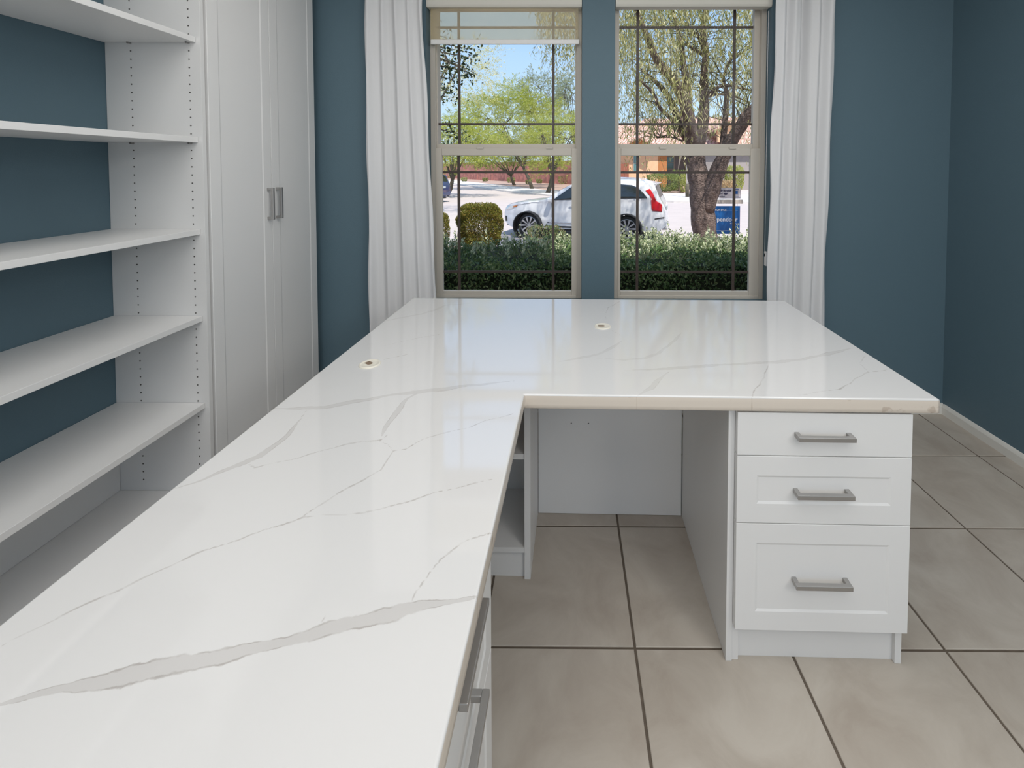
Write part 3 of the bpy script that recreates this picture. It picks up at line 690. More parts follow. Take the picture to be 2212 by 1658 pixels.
# big drooping tree
tr = empty('willow_tree', tuple(atY(1527, 560, 8.5))); tag(tr, 'big drooping grey-barked tree in the right window', 'tree')
def path(pts): return [tuple(atY(x, y, Y)) for x, y, Y, r in pts], [r for *_, r in pts]
def limb(nm, pts, n=10, m=M_bark):
    P, R_ = path(pts)
    # smooth resample
    P2, R2 = [], []
    for i in range(len(P)-1):
        for k in range(3):
            t_ = k/3; p0 = Vector(P[max(i-1, 0)]); p1 = Vector(P[i]); p2 = Vector(P[i+1]); p3 = Vector(P[min(i+2, len(P)-1)])
            P2.append(.5*((2*p1)+(p2-p0)*t_+(2*p0-5*p1+4*p2-p3)*t_*t_+(3*p1-p0-3*p2+p3)*t_**3)); R2.append(R_[i]+(R_[i+1]-R_[i])*t_)
    P2.append(Vector(P[-1])); R2.append(R_[-1])
    R2 = [r*(1+.06*math.sin(i*2.1+r*50)) for i, r in enumerate(R2)]
    return child(MB().tube(P2, R2, n).build(nm, m, smooth=True), tr), P2
limb('trunk', [(1532, 575, 8.5, .27), (1527, 540, 8.5, .245), (1522, 500, 8.5, .225), (1517, 450, 8.5, .222), (1513, 405, 8.52, .200), (1506, 370, 8.55, .19), (1500, 330, 8.6, .175), (1496, 296, 8.6, .135)], 16)
brs = []
for pts in ([(1526, 455, 8.42, .14), (1537, 410, 8.36, .155), (1550, 370, 8.3, .14), (1568, 328, 8.2, .125), (1592, 285, 8.1, .11), (1628, 235, 7.9, .09), (1690, 160, 7.6, .06)],
            [(1500, 325, 8.6, .11), (1485, 290, 8.7, .10), (1468, 262, 8.85, .085), (1452, 225, 9.0, .065), (1430, 190, 9.2, .05), (1385, 150, 9.4, .03)],
            [(1500, 325, 8.5, .12), (1488, 260, 8.3, .115), (1478, 215, 8.15, .105), (1455, 172, 8, .09), (1420, 132, 7.8, .07), (1398, 80, 7.6, .05), (1370, 10, 7.4, .03)],
            [(1486, 250, 8.4, .08), (1486, 200, 8.5, .075), (1478, 150, 8.6, .06), (1470, 90, 8.7, .045), (1450, 10, 8.8, .03)],
            [(1506, 330, 8.7, .12), (1518, 270, 8.75, .11), (1521, 220, 8.8, .09), (1520, 170, 8.85, .075), (1525, 110, 8.85, .06), (1518, 60, 8.9, .05), (1532, -20, 9, .04)],
            [(1548, 375, 8.4, .07), (1560, 320, 8.55, .065), (1566, 260, 8.6, .055), (1570, 200, 8.6, .045), (1562, 165, 8.6, .035), (1590, 110, 8.6, .02)],
            [(1522, 215, 8.8, .04), (1540, 195, 8.7, .035), (1562, 185, 8.6, .03), (1590, 188, 8.5, .022), (1640, 200, 8.4, .012)],
            [(1522, 212, 8.8, .03), (1545, 204, 9.0, .028), (1580, 206, 9.2, .02), (1620, 222, 9.3, .01)],
            [(1480, 300, 8.7, .05), (1455, 262, 8.6, .045), (1425, 232, 8.6, .035), (1410, 200, 8.6, .03), (1380, 172, 8.6, .018)],
            [(1520, 120, 8.85, .035), (1498, 105, 8.7, .03), (1480, 95, 8.6, .02)],
            [(1521, 112, 8.85, .035), (1505, 72, 8.8, .03), (1488, 80, 8.8, .018)],
            [(1590, 285, 8.1, .03), (1600, 250, 8.2, .025), (1625, 225, 8.2, .015)],
            [(1475, 305, 8.7, .02), (1450, 296, 8.9, .016), (1420, 298, 9.0, .01)]):
    o, P2 = limb('branch', pts); brs.append(P2)
# hanging strands
M_willow = leafmat('drooping_leaf', [(.20, .22, .06), (.42, .42, .14), (.62, .58, .26), (.80, .74, .44)], .4, .45)
ns = 5000
sx0 = rng.uniform(-.6, 6.2, ns); sy0 = rng.uniform(6.9, 10.6, ns)
zt0 = 1.9+4.3*rng.random(ns)**.72
# lower fringe is thinner in the middle around the stems, and stops higher there
mid = np.exp(-((sx0-2.7)/1.0)**2); low_ok = zt0 > 2.15+1.05*mid+.25*np.sin(sx0*3)
left = np.exp(-((sx0-.9)/.7)**2); keep = (low_ok | (rng.random(ns) < .12)) & ~((sx0 < .6) & (zt0 < 3.1+(.6-sx0)*1.1))
# airy holes
hole = np.sin(sx0*4.1+zt0*2.3)+np.sin(zt0*4.7-sx0*2.2+sy0*.8) ; keep &= (hole > -.45) | (rng.random(ns) < .15)
sx0, sy0, zt0 = sx0[keep], sy0[keep], zt0[keep]; ns = len(sx0)
Ls = rng.uniform(.35, 1.0, ns); nl = 26; C = []; Dn = []; tw = MB()
na = 1700; xa_ = rng.uniform(-.5, 3.0, na); ya_ = rng.uniform(8.3, 11.2, na); za_ = rng.uniform(5.4, 8.8, na)  # extra strands above view, added so the crown's shade reaches the car
ka = np.sin(xa_*5+ya_*2)+np.sin(ya_*4.3-xa_*3+za_) > -.1; xa_, ya_, za_ = xa_[ka], ya_[ka], za_[ka]
sx0 = np.concatenate([sx0, xa_]); sy0 = np.concatenate([sy0, ya_]); zt0 = np.concatenate([zt0, za_]); ns = len(sx0); Ls = rng.uniform(.35, 1.0, ns)
lean = rng.normal(size=(ns, 2))*.18
for k in range(nl):
    t_ = k/nl; fan = rng.normal(size=(ns, 3))*.035
    x = sx0+lean[:, 0]*t_; y = sy0+lean[:, 1]*t_; z = zt0-Ls*t_**1.1
    C.append(np.stack([x, y, z], 1)+fan); Dn.append(np.stack([rng.normal(size=ns)*.5, rng.normal(size=ns)*.5, -np.ones(ns)], 1))
C = np.concatenate(C); Dn = np.concatenate(Dn)
leafobj('foliage', [leaves(C, Dn, rng.uniform(.07, .13, len(C)), rng.uniform(.012, .020, len(C)))], M_willow, tr)
for i in range(0, ns, 6):
    p0 = Vector((sx0[i], sy0[i], zt0[i]+.15)); l = Ls[i]
    tw.tube([p0, p0+Vector((lean[i, 0]*.5, lean[i, 1]*.5, -.15-l*.5)), p0+Vector((lean[i, 0], lean[i, 1], -.15-l))], [.006, .004, .002], 3, cap=False)
for i in range(150):   # fine woody twigs from the limbs
    P2 = random.choice(brs); p0 = Vector(random.choice(P2[2:])); d = Vector((random.gauss(0, 1), random.gauss(0, .8), random.uniform(.1, 1.2))).normalized(); l = random.uniform(.5, 1.4)
    tw.tube([p0, p0+d*l*.5, p0+d*l+Vector((0, 0, -.15))], [.010, .006, .003], 4, cap=False)
o = child(tw.build('twigs', M_bark2), tr); o['kind'] = 'stuff'

# feathery trees across the street
def feather_tree(name, label, base, crown, R3, n_spray, m, leaf=(.16, .04), limbs=7, trunk_r=.16, spray=.9, seed=0, lpn=26, low=-.6, group=None, barkm=M_bark2):
    R = random.Random(seed); t_ = empty(name, base); tag(t_, label, 'tree', group)
    c = Vector(crown); b0 = Vector(base); fork = b0.lerp(c, .3)+Vector((R.uniform(-.3, .3), 0, 0))
    child(MB().tube([b0-Vector((0, 0, .1)), b0.lerp(fork, .5)+Vector((R.uniform(-.15, .15), 0, 0)), fork], [trunk_r*1.2, trunk_r, trunk_r*.8], 8).build('trunk', barkm, smooth=True), t_)
    lb = MB(); tips = []
    for k in range(limbs):
        a = 2*PI*k/limbs+R.uniform(-.3, .3); e1 = c+Vector((R3[0]*.45*math.cos(a), R3[1]*.45*math.sin(a), R3[2]*R.uniform(-.3, .35)))
        lb.tube([fork, fork.lerp(e1, .5)+Vector((0, 0, R.uniform(-.1, .25)*R3[2])), e1], [trunk_r*.6, trunk_r*.4, trunk_r*.25], 6)
        for q in range(5):
            a2 = a+R.uniform(-.9, .9); e2 = c+Vector((R3[0]*.92*math.cos(a2)*R.uniform(.5, 1), R3[1]*.92*math.sin(a2)*R.uniform(.5, 1), R3[2]*R.uniform(-.6, .75)))
            lb.tube([e1, e1.lerp(e2, .5)+Vector((0, 0, R.uniform(-.05, .15)*R3[2])), e2], [trunk_r*.25, trunk_r*.15, trunk_r*.06], 5); tips.append(e2)
    o = child(lb.build('branches', barkm), t_); o['kind'] = 'stuff'
    d = rot_rand(n_spray, (0, 0, .15)); d[:, 2] = np.where(d[:, 2] < low, low+rng.random(n_spray)*.2, d[:, 2]); rr = rng.uniform(.35, 1, n_spray)**.5
    lump = 1+.16*np.sin(d[:, 0]*7+seed)+.14*np.sin(d[:, 2]*8+d[:, 1]*5+seed*2)
    root = np.array(c)+d*np.array(R3)*(rr*lump)[:, None]
    dirs = d*np.array([1, 1, .3])+rng.normal(size=(n_spray, 3))*.5; dirs[:, 2] += .1; dirs /= np.linalg.norm(dirs, axis=1)[:, None]
    C, Dn = [], []; ln = spray*rng.uniform(.5, 1.2, n_spray)
    for k in range(lpn):
        s_ = k/lpn; p_ = root+dirs*(ln*s_)[:, None]; p_[:, 2] -= .25*ln*s_**2
        C.append(p_+rng.normal(size=(n_spray, 3))*spray*.05); Dn.append(dirs+rng.normal(size=(n_spray, 3))*.7)
    C = np.concatenate(C); Dn = np.concatenate(Dn)
    leafobj('foliage', [leaves(C, Dn, rng.uniform(.7, 1.2, len(C))*leaf[0], rng.uniform(.7, 1.2, len(C))*leaf[1])], m, t_)
    return t_
M_palo = leafmat('palo_verde_leaf', [(.20, .27, .03), (.36, .42, .05), (.50, .52, .10), (.62, .58, .20)], .5, .4)
M_palo2 = leafmat('yellow_bloom_leaf', [(.42, .42, .12), (.62, .58, .24), (.75, .70, .40)], .5, .4)
M_olive = leafmat('grey_olive_leaf', [(.20, .25, .12), (.32, .36, .20), (.42, .44, .28)], .5, .35)
def gpt(x, y, z=-.58): p_ = at(x, y, 2, z); return tuple(p_)
def crown_at(x, y, Y): return tuple(atY(x, y, Y))
def base_at(x, Y, z=-.6): p_ = atY(x, 395, Y); return (p_.x, Y, z)
feather_tree('palo_verde_tree', 'broad yellow-green palo verde tree, largest beyond the street in left window', base_at(1150, 44), crown_at(1105, 262, 44), (4.9, 3.2, 3.4), 2600, M_palo, seed=1, low=-.9)
feather_tree('palo_verde_tree', 'low bright green tree at the left edge over the red wall', base_at(962, 33), crown_at(985, 308, 33), (3.2, 2.2, 1.9), 1100, M_palo, leaf=(.13, .035), seed=2, low=-.9)
feather_tree('palo_verde_tree', 'low green tree at the right edge of the left window', base_at(1182, 37), crown_at(1205, 312, 37), (3.1, 2.4, 2.3), 1300, M_palo, leaf=(.14, .036), seed=5, low=-.9)
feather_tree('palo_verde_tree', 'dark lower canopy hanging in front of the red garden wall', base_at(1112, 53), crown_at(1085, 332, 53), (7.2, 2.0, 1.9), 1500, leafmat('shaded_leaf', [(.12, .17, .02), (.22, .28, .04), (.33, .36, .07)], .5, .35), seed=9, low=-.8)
feather_tree('flowering_tree', 'wispy pale yellow tree reaching over the left window top', base_at(868, 20), crown_at(925, 150, 20), (3.1, 2.2, 1.6), 760, M_palo2, leaf=(.08, .022), seed=3, trunk_r=.14, spray=.7, low=-.9)
feather_tree('olive_tree', 'tall pale olive-grey tree behind the palo verdes', base_at(1190, 66), crown_at(1170, 205, 66), (4.4, 3, 3.4), 900, M_olive, leaf=(.2, .045), seed=4, low=-.9)
feather_tree('olive_tree', 'pale olive-grey tree against the sky at left window right edge', base_at(1245, 60), crown_at(1236, 215, 60), (2.4, 2, 4.0), 560, M_olive, leaf=(.2, .045), seed=6, low=-.9)

# near citrus branch at the upper left
M_citrus = leafmat('dark_glossy_leaf', [(.025, .04, .015), (.05, .075, .025), (.08, .11, .04)], .35, .25)
ctz = empty('citrus_tree', (-2.6, 4.9, -.25)); tag(ctz, 'dark glossy-leaved branches hanging in the left window corner', 'tree')
sb = MB(); sb.tube([(-2.6, 4.9, -.3), (-2.55, 4.95, .8), (-2.4, 5.0, 1.9), (-2.1, 5.0, 2.8)], [.08, .07, .06, .04], 8)
C = []; Dn = []
for (x, y) in ((962, 105), (985, 120), (1005, 112), (968, 135), (990, 150), (1012, 140), (958, 160), (980, 172), (1000, 165), (960, 190), (975, 200), (950, 215), (1018, 125), (948, 125), (955, 270), (975, 285), (950, 300), (995, 290), (1008, 155), (1025, 108), (940, 90), (960, 80), (930, 160)):
    p_ = atY(x, y, 4.9); st = Vector((-2.35, 4.98, p_.z-.1+.25)); sb.tube([st, st.lerp(p_, .6)+Vector((0, 0, .05)), p_], [.012, .007, .003], 4)
    k = 26; C.append(np.array(p_)+rng.normal(size=(k, 3))*np.array([.055, .12, .05])); Dn.append(rot_rand(k, (.2, 0, -.5)))
for k2 in range(60):
    p_ = np.array([rng.uniform(-3.4, -2.0), rng.uniform(4.4, 5.6), rng.uniform(1.6, 3.4)]); k = 26; C.append(p_+rng.normal(size=(k, 3))*.13); Dn.append(rot_rand(k, (0, 0, -.4)))
C = np.concatenate(C); Dn = np.concatenate(Dn)
leafobj('foliage', [leaves(C, Dn, rng.uniform(.035, .055, len(C)), rng.uniform(.02, .03, len(C)))], M_citrus, ctz)
child(sb.build('branches', M_bark2), ctz)

# small plants by the red wall
M_gr = leafmat('wall_plant_leaf', [(.14, .18, .05), (.28, .32, .10), (.42, .42, .16)], .5, .3)
for (x, y, r, lb) in ((1003, 388, .45, 'low green plant nearest the dark blue car'), (1048, 388, .42, 'small plant beside the first tree stem by the red wall'), (1104, 391, .55, 'low dark plant in the gravel left of centre by red wall'),
                    (1122, 387, .5, 'green tuft close to the red wall, middle of the row'), (1142, 394, .4, 'pale tuft standing forward in the gravel before the wall'), (1165, 392, .4, 'small tuft left of the white car windscreen'), (1218, 394, .75, 'green bush at the wall just above the white car bonnet')):
    q_ = gpt(x, y+4); round_shrub('wall_plant', (q_[0], q_[1], -.56+r*.7), r, r, r*.7, 500, .16, M_gr, lb, 'plant', 'small plants in the gravel by the red wall', flat=1, stems=3)

# ------------------------------------------------------------------ cars
def car(name, label, paint, origin, ang, part_paint):
    T = empty(name, mat=Matrix.Translation(origin) @ Matrix.Rotation(ang, 4, 'Z')); tag(T, label, 'car')
    Lc = 4.95; XW = (.90, 3.88); RW = .37; RA = .445
    top = [(0, .74), (.05, .88), (.18, .98), (.5, 1.05), (1.0, 1.115), (1.38, 1.16), (1.55, 1.24), (1.9, 1.46), (2.2, 1.62), (2.45, 1.70), (2.9, 1.755), (3.4, 1.775), (3.9, 1.76), (4.35, 1.72), (4.58, 1.67), (4.66, 1.58), (4.78, 1.28), (4.88, 1.08), (4.93, .95), (4.95, .75)]
    bel = [(0, .70), (.3, .95), (1.0, 1.06), (1.5, 1.10), (2.5, 1.13), (3.5, 1.17), (4.3, 1.22), (4.7, 1.22), (4.9, 1.0), (4.95, .74)]
    def itp(tab, x):
        for (a, b_), (c, d) in zip(tab[:-1], tab[1:]):
            if x <= c: return b_+(d-b_)*((x-a)/(c-a) if c > a else 0)
        return tab[-1][1]
    def zlow(x):
        z = .30 if .25 < x < 4.75 else (.30+.16*((.25-x)/.25 if x <= .25 else (x-4.75)/.2))
        for xw in XW:
            if abs(x-xw) < RA: z = max(z, RW+math.sqrt(RA*RA-(x-xw)**2))
        return z
    def wid(x, z):
        w = .955
        if x < .7: w *= 1-.30*((.7-x)/.7)**2.2
        if x > 4.45: w *= 1-.16*((x-4.45)/.5)**2
        if z < .55: w -= .03*((.55-z)/.25)
        zb = itp(bel, x)
        if z > zb: w -= .36*(z-zb)*(.55+.45*min(1, (z-zb)/.6))
        elif z > .8: w -= .02*((z-.8)/.3)
        if .62 < z < .70: w -= .008
        return w
    def surf(x, z, off=0): return wid(x, z)+off
    xs_ = sorted(set([round(v, 4) for v in list(np.linspace(0, Lc, 70))+[.05, .18, 4.66, 4.78, 4.88, 4.93]+[xw+RA*math.cos(t_) for xw in XW for t_ in np.linspace(0, PI, 19)]]))
    NZ = 16; b = MB(); cols = []
    for x in xs_:
        z0, z1 = zlow(x), itp(top, x); z1 = max(z1, z0+.02)
        cols.append([(x, z0+(z1-z0)*k/NZ) for k in range(NZ+1)])
    NC = 6; vs_ = []; ring = []
    for ci, col_ in enumerate(cols):
        r_ = []
        for (x, z) in col_: r_.append((x, -surf(x, z), z))
        xt, zt_ = col_[-1]; wt = surf(xt, zt_)
        crown = .035
        for k in range(1, NC): u = -1+2*k/NC; r_.append((xt, wt*u, zt_+crown*(1-u*u)))
        for (x, z) in reversed(col_): r_.append((x, surf(x, z), z))
        xt, zt_ = col_[0]
        r_.append((xt, 0, zt_)); ring.append(r_)
    nr_ = len(ring[0]); vs_ = [v for r_ in ring for v in r_]
    fs = [(i*nr_+k, i*nr_+(k+1)%nr_, (i+1)*nr_+(k+1)%nr_, (i+1)*nr_+k) for i in range(len(ring)-1) for k in range(nr_)]
    fs += [tuple(range(nr_))[::-1], tuple((len(ring)-1)*nr_+k for k in range(nr_))]
    b.add(vs_, fs); bo = b.build('body', paint, T, smooth=True)
    es = bo.modifiers.new('e', 'EDGE_SPLIT'); es.split_angle = math.radians(38)
    def patch(nm, poly, m, side, off=.006, n=26, par=T, th=.01):
        xa, xb = min(p_[0] for p_ in poly), max(p_[0] for p_ in poly); mb = MB(); V = []; 
        def rng_(x):
            zz = []
            for (p0, p1) in zip(poly, poly[1:]+poly[:1]):
                if (p0[0]-x)*(p1[0]-x) <= 0 and p0[0] != p1[0]: zz.append(p0[1]+(p1[1]-p0[1])*(x-p0[0])/(p1[0]-p0[0]))
            return (min(zz), max(zz)) if zz else (0, 0)
        m_ = 6
        for i in range(n+1):
            x = xa+(xb-xa)*(i/n); x = min(max(x, xa+1e-4), xb-1e-4); a_, c_ = rng_(x)
            for k in range(m_+1): z = a_+(c_-a_)*k/m_; V.append((x, side*surf(x, z, off), z))
        Fq = [(i*(m_+1)+k, i*(m_+1)+k+1, (i+1)*(m_+1)+k+1, (i+1)*(m_+1)+k) for i in range(n) for k in range(m_)]
        o_ = MB().add(V, Fq).build(nm, m, par, smooth=True); sm = o_.modifiers.new('s', 'SOLIDIFY'); sm.thickness = th; sm.offset = 0; return o_
    MG = CM['glass']; MK = CM['black']
    for s in (-1, 1):
        patch('window', [(1.66, 1.15), (2.36, 1.18), (2.36, 1.63), (2.26, 1.585)], MG, s)
        patch('window', [(2.46, 1.20), (3.36, 1.22), (3.36, 1.66), (2.46, 1.645)], MG, s)
        patch('window', [(3.46, 1.225), (4.46, 1.26), (4.33, 1.42), (4.18, 1.55), (4.0, 1.62), (3.46, 1.655)], MG, s)
        for a_, c_ in ((1.62, 2.41), (2.41, 3.41)):
            patch('door_seam', [(a_, .42), (a_+.008, .42), (a_+.008, 1.14), (a_, 1.14)], MK, s, .001, 2, th=.004)
        patch('sill_trim', [(1.42, .335), (3.36, .335), (3.36, .385), (1.42, .385)], MK, s, .006)
        patch('door_moulding', [(1.5, .47), (3.3, .47), (3.3, .495), (1.5, .495)], CM['chrome'], s, .010)
        for hx in (2.18, 3.16): patch('door_handle', [(hx, .985), (hx+.2, .99), (hx+.2, 1.015), (hx, 1.01)], part_paint, s, .03, 6, th=.02)
        patch('tail_light', [(4.40, 1.47), (4.52, 1.53), (4.62, 1.38), (4.70, 1.20), (4.86, 1.08), (4.86, .88), (4.60, .90), (4.56, 1.02), (4.62, 1.16), (4.52, 1.34)], CM['red'], s, .010)
        patch('head_light', [(.07, .80), (.38, .88), (.50, .98), (.12, .93)], CM['chrome'], s, .008)
        patch('indicator', [(.36, .90), (.50, .93), (.56, .99), (.40, .95)], CM['amber'], s, .011)
        patch('fog_vent', [(.05, .46), (.13, .46), (.13, .62), (.05, .62)], MK, s, .006)
        patch('rear_reflector', [(4.66, .66), (4.92, .70), (4.92, .73), (4.66, .69)], MK, s, .008)
        # roof rail
        MB().tube([(2.5, s*.70, 1.70), (2.6, s*.70, 1.775), (3.4, s*.695, 1.81), (4.2, s*.68, 1.785), (4.35, s*.67, 1.72)], .016, 8).build('roof_rail', CM['chrome'], T, smooth=True)
        m_ = MB(); m_.add([(1.60+dx, s*(.92+dy), 1.10+dz) for dx in (-.05, .09) for dy in (.03, .24) for dz in (0, .13)], [(0, 1, 3, 2), (4, 6, 7, 5), (0, 4, 5, 1), (2, 3, 7, 6), (0, 2, 6, 4), (1, 5, 7, 3)])
        m_.build('mirror', part_paint, T, bevel=.035, seg=3, smooth=True)
        for xw in XW:
            # arch liner
            MB().lathe([(RA-.004, -.22), (RA-.004, .02), (RA-.03, .022), (RA-.03, -.22)], 40, 'y', (xw, s*.92, RW), closed=True).build('arch_liner', MK, T)
            wl = empty('wheel', (xw, s*.83, RW)); wl.parent = T
            MB().lathe([(.27, -.10), (.33, -.115), (.362, -.10), (.37, -.06), (.37, .06), (.362, .10), (.335, .118), (.285, .115), (.268, .10), (.268, -.10)], 40, 'y', closed=True).build('tyre', CM['rubber'], wl, smooth=True)
            rm = MB(); rm.lathe([(.268, -.08), (.274, .104), (.262, .108), (.250, .085), (.250, -.06)], 40, 'y')
            rm.lathe([(0, .085), (.035, .085), (.055, .07), (.055, .0)], 20, 'y')
            for k in range(10):
                a_ = 2*PI*k/10; w0, w1 = .012, .030
                ca, sa = math.cos(a_), math.sin(a_); V = []
                for rr_, ww in ((.045, w0), (.258, w1)):
                    for yy in (.088 if rr_ < .1 else .098, .05):
                        for q_ in (-ww, ww): V.append((rr_*ca-q_*sa, yy, rr_*sa+q_*ca))
                rm.add(V, [(0, 1, 5, 4), (2, 6, 7, 3), (0, 4, 6, 2), (1, 3, 7, 5), (0, 2, 3, 1), (4, 5, 7, 6)])
            r_ = rm.build('rim', CM['alloy'], wl)
            hb_ = MB().lathe([(0, .03), (.25, .03), (.25, .02), (0, .02)], 30, 'y').build('brake_disc', MK, wl)
            if s < 0: r_.scale = (1, -1, 1); hb_.scale = (1, -1, 1)
    # windscreen, rear glass
    def topglass(nm, x0_, x1_, wf):
        V = []; n_ = 10
        for i in range(n_+1):
            x = x0_+(x1_-x0_)*i/n_; zt_ = itp(top, x); w_ = surf(x, zt_)*wf
            for k in range(9): u = -1+2*k/8; V.append((x, w_*u, zt_+.035*(1-(u*wf)**2)+.008))
        Fq = [(i*9+k, i*9+k+1, (i+1)*9+k+1, (i+1)*9+k) for i in range(n_) for k in range(8)]
        o_ = MB().add(V, Fq).build(nm, MG, T, smooth=True)
    topglass('windscreen', 1.56, 2.28, .93); topglass('rear_glass', 4.665, 4.80, .85)
    MB().prism([(4.42, 1.72), (4.74, 1.665), (4.74, 1.65), (4.45, 1.67)], -.62, .62, 1).build('roof_spoiler', part_paint, T)
    MB().box((4.945, -.26, .88), (4.965, .26, 1.0)).build('licence_plate', CM['plate'], T)
    MB().prism([(4.72, .36), (4.97, .42), (4.985, .56), (4.93, .60), (4.7, .50)], -.74, .74, 1).build('rear_bumper', part_paint, T, bevel=.015)
    MB().prism([(.06, .34), (.3, .26), (.4, .26), (.4, .34)], -.66, .66, 1).build('front_lip', MK, T)
    MB().box((-.012, -.40, .52), (.05, .40, .86)).build('grille', MK, T, bevel=.02)
    for s in (-1, 1): MB().tube([(4.85, s*.62, .36), (5.0, s*.62, .37)], .035, 10).build('exhaust', CM['chrome'], T)
    MB().box((.35, -.85, .22), (4.6, .85, .34)).build('underbody', MK, T)
    return T
CM = dict(glass=pbr('car_glass', (.015, .02, .02), .05, spec=.9), black=pbr('car_black', (.018, .018, .018), .6), chrome=pbr('car_chrome', (.7, .7, .7), .2, metal=.9), red=pbr('tail_light_red', (.55, .01, .015), .15, coat=.5),
          amber=pbr('indicator_amber', (.6, .2, .05), .2), rubber=pbr('tyre_rubber', (.03, .03, .03), .85), alloy=pbr('alloy', (.62, .62, .62), .3, metal=.6), plate=pbr('licence_plate', (.45, .5, .5), .4))
M_wp = pbr('white_car_paint', (.80, .80, .80), .25, coat=.6); M_bp = pbr('dark_blue_car_paint', (.03, .045, .12), .25, coat=.6)
fwp, rwp = Vector((-1.259, 13.8, 0)), Vector((1.706, 13.0, 0)); dv = (rwp-fwp).normalized(); an = math.atan2(dv.y, dv.x)
nrm = Vector((-dv.y, dv.x, 0)); mid = (fwp+rwp)/2; org = mid-dv*2.39+nrm*.90
car('car', 'white SUV parked on the street behind the hedge', M_wp, (org.x, org.y, GZ), an, M_wp)
pb = at(977, 400, 1, 27); car('car', 'dark blue SUV cut off by the left window edge', M_bp, (pb.x-5.45, 29.3, GZ), -.32, M_bp)

# ------------------------------------------------------------------ for-sale sign
sg = empty('yard_sign', (3.2, 10, -.52)); tag(sg, 'blue and white real estate sign hanging beside the tree trunk', 'sign')
M_post = pbr('beige_sign_post', (.62, .55, .48), .6); M_sblue = pbr('sign_blue', (.012, .13, .40), .35); M_sw = pbr('sign_white', (.62, .58, .60), .5); M_ink = pbr('sign_ink', (.03, .03, .09), .5); M_white = pbr('sign_lettering', (.8, .85, .9), .5)
def SP(mb, nm, m, bevel=0): o = mb.build(nm, m, sg, bevel=bevel); o.matrix_parent_inverse = Matrix.Translation(-sg.location); return o
x1 = 3.757; xw = x1-.60
SP(MB().box((3.02, 9.955, -.5), (3.11, 10.045, 1.05)), 'post', M_post, .004); SP(MB().box((3.11, 9.96, .648), (3.81, 10.04, .735)), 'arm', M_post, .003)
pn = SP(MB().box((xw, 9.99, -.02), (x1, 10.01, .595)), 'hanging_panel', M_sblue)
rd = SP(MB().box((3.155, 9.99, .76), (3.765, 10.005, 1.0)), 'rider_panel', M_sw)
for xx in (xw+.06, x1-.06): SP(MB().tube([(xx, 10, .595), (xx, 10, .65)], .004, 6), 'hanging_link', M_steel)
def text(s, x, z, size, m, par, y=9.986, name='lettering', align='LEFT', bold=0):
    cu = bpy.data.curves.new('t', 'FONT'); cu.body = s; cu.size = size; cu.align_x = align; cu.extrude = .001; cu.offset = bold
    o = bpy.data.objects.new('t', cu); COL.objects.link(o); dg = bpy.context.evaluated_depsgraph_get(); me = bpy.data.meshes.new_from_object(o.evaluated_get(dg))
    me.transform(Matrix.Rotation(PI/2, 4, 'X')); me.transform(Matrix.Translation((x, y, z))); bpy.data.objects.remove(o); bpy.data.curves.remove(cu)
    me.materials.clear(); me.materials.append(m); ob = obj(name, me, par); ob.matrix_parent_inverse = (Matrix.Translation(-sg.location)) if par is sg else Matrix.Identity(4); return ob
text('Opendoor', x1-.055, .26, .130, M_white, pn, align='RIGHT', bold=.0015); text('Brokerage', x1-.03, .195, .045, M_white, pn, align='RIGHT')
text('FOR SALE', xw+.05, .49, .058, M_white, pn, bold=.001)
text('Schedule a tour', xw+.0, .918, .064, M_ink, rd, bold=.002); text('with the app', xw+.0, .856, .064, M_ink, rd, bold=.002); text('Brokerage services', xw+.0, .80, .034, M_ink, rd)
MB().box((xw+.25, 9.987, .498), (x1-.05, 9.989, .500)).build('rule_line', M_white, pn); MB().box((xw+.03, 9.987, .055), (x1-.03, 9.989, .058)).build('rule_line', M_white, pn)
b = MB(); b.box((3.625, 9.985, .955), (3.725, 9.988, .968)); b.box((3.625, 9.985, .79), (3.725, 9.988, .80)); b.box((3.64, 9.985, .86), (3.70, 9.988, .93)); b.build('app_badge', M_sblue, rd)

# street pole
pp = at(1484.5, 425, 2, -.56); pl_ = empty('lamp_post', (pp.x, pp.y, -.56)); tag(pl_, 'slim pale post standing across the street beside the trunk', 'post')
MB().tube([(0, 0, 0), (0, 0, .9)], .13, 8).build('base_sleeve', M_bark2, pl_, smooth=True); MB().tube([(0, 0, .9), (0, 0, 3.2)], .085, 8).build('pole', M_post, pl_, smooth=True)
MB().tube([(0, 0, 3.2), (0, 0, 3.3), (0, 0, 3.55), (0, 0, 3.65)], [.09, .2, .2, .05], 8).build('lantern', M_post, pl_)

# ------------------------------------------------------------------ neighbour house
M_or = matn('orange_stucco', (.82, .50, .30), var=.08); M_or2 = matn('dark_orange_stucco', (.50, .20, .07), var=.08); M_gry = matn('taupe_stucco', (.30, .27, .25), var=.08)
M_trim = pbr('cream_fascia', (.62, .52, .42), .7); M_hg = pbr('house_glass', (.10, .22, .22), .1, spec=.8)
def roof_mat():
    m = bpy.data.materials.new('clay_roof_tile'); m.use_nodes = True; N, L = nodes(m); b_ = N['Principled BSDF']; t_ = N.new('ShaderNodeTexCoord'); w = N.new('ShaderNodeTexBrick')
    w.inputs['Scale'].default_value = 1; w.inputs['Brick Width'].default_value = .33; w.inputs['Row Height'].default_value = .4; w.inputs['Mortar Size'].default_value = .05
    w.inputs['Color1'].default_value = (.66, .38, .29, 1); w.inputs['Color2'].default_value = (.80, .56, .46, 1); w.inputs['Mortar'].default_value = (.36, .18, .13, 1)
    L.new(t_.outputs['Object'], w.inputs['Vector']); L.new(w.outputs[0], b_.inputs['Base Color']); b_.inputs['Roughness'].default_value = .9; return m
M_rt = roof_mat()
HY = 45.
def hx(p_): return atY(p_, 330, HY).x
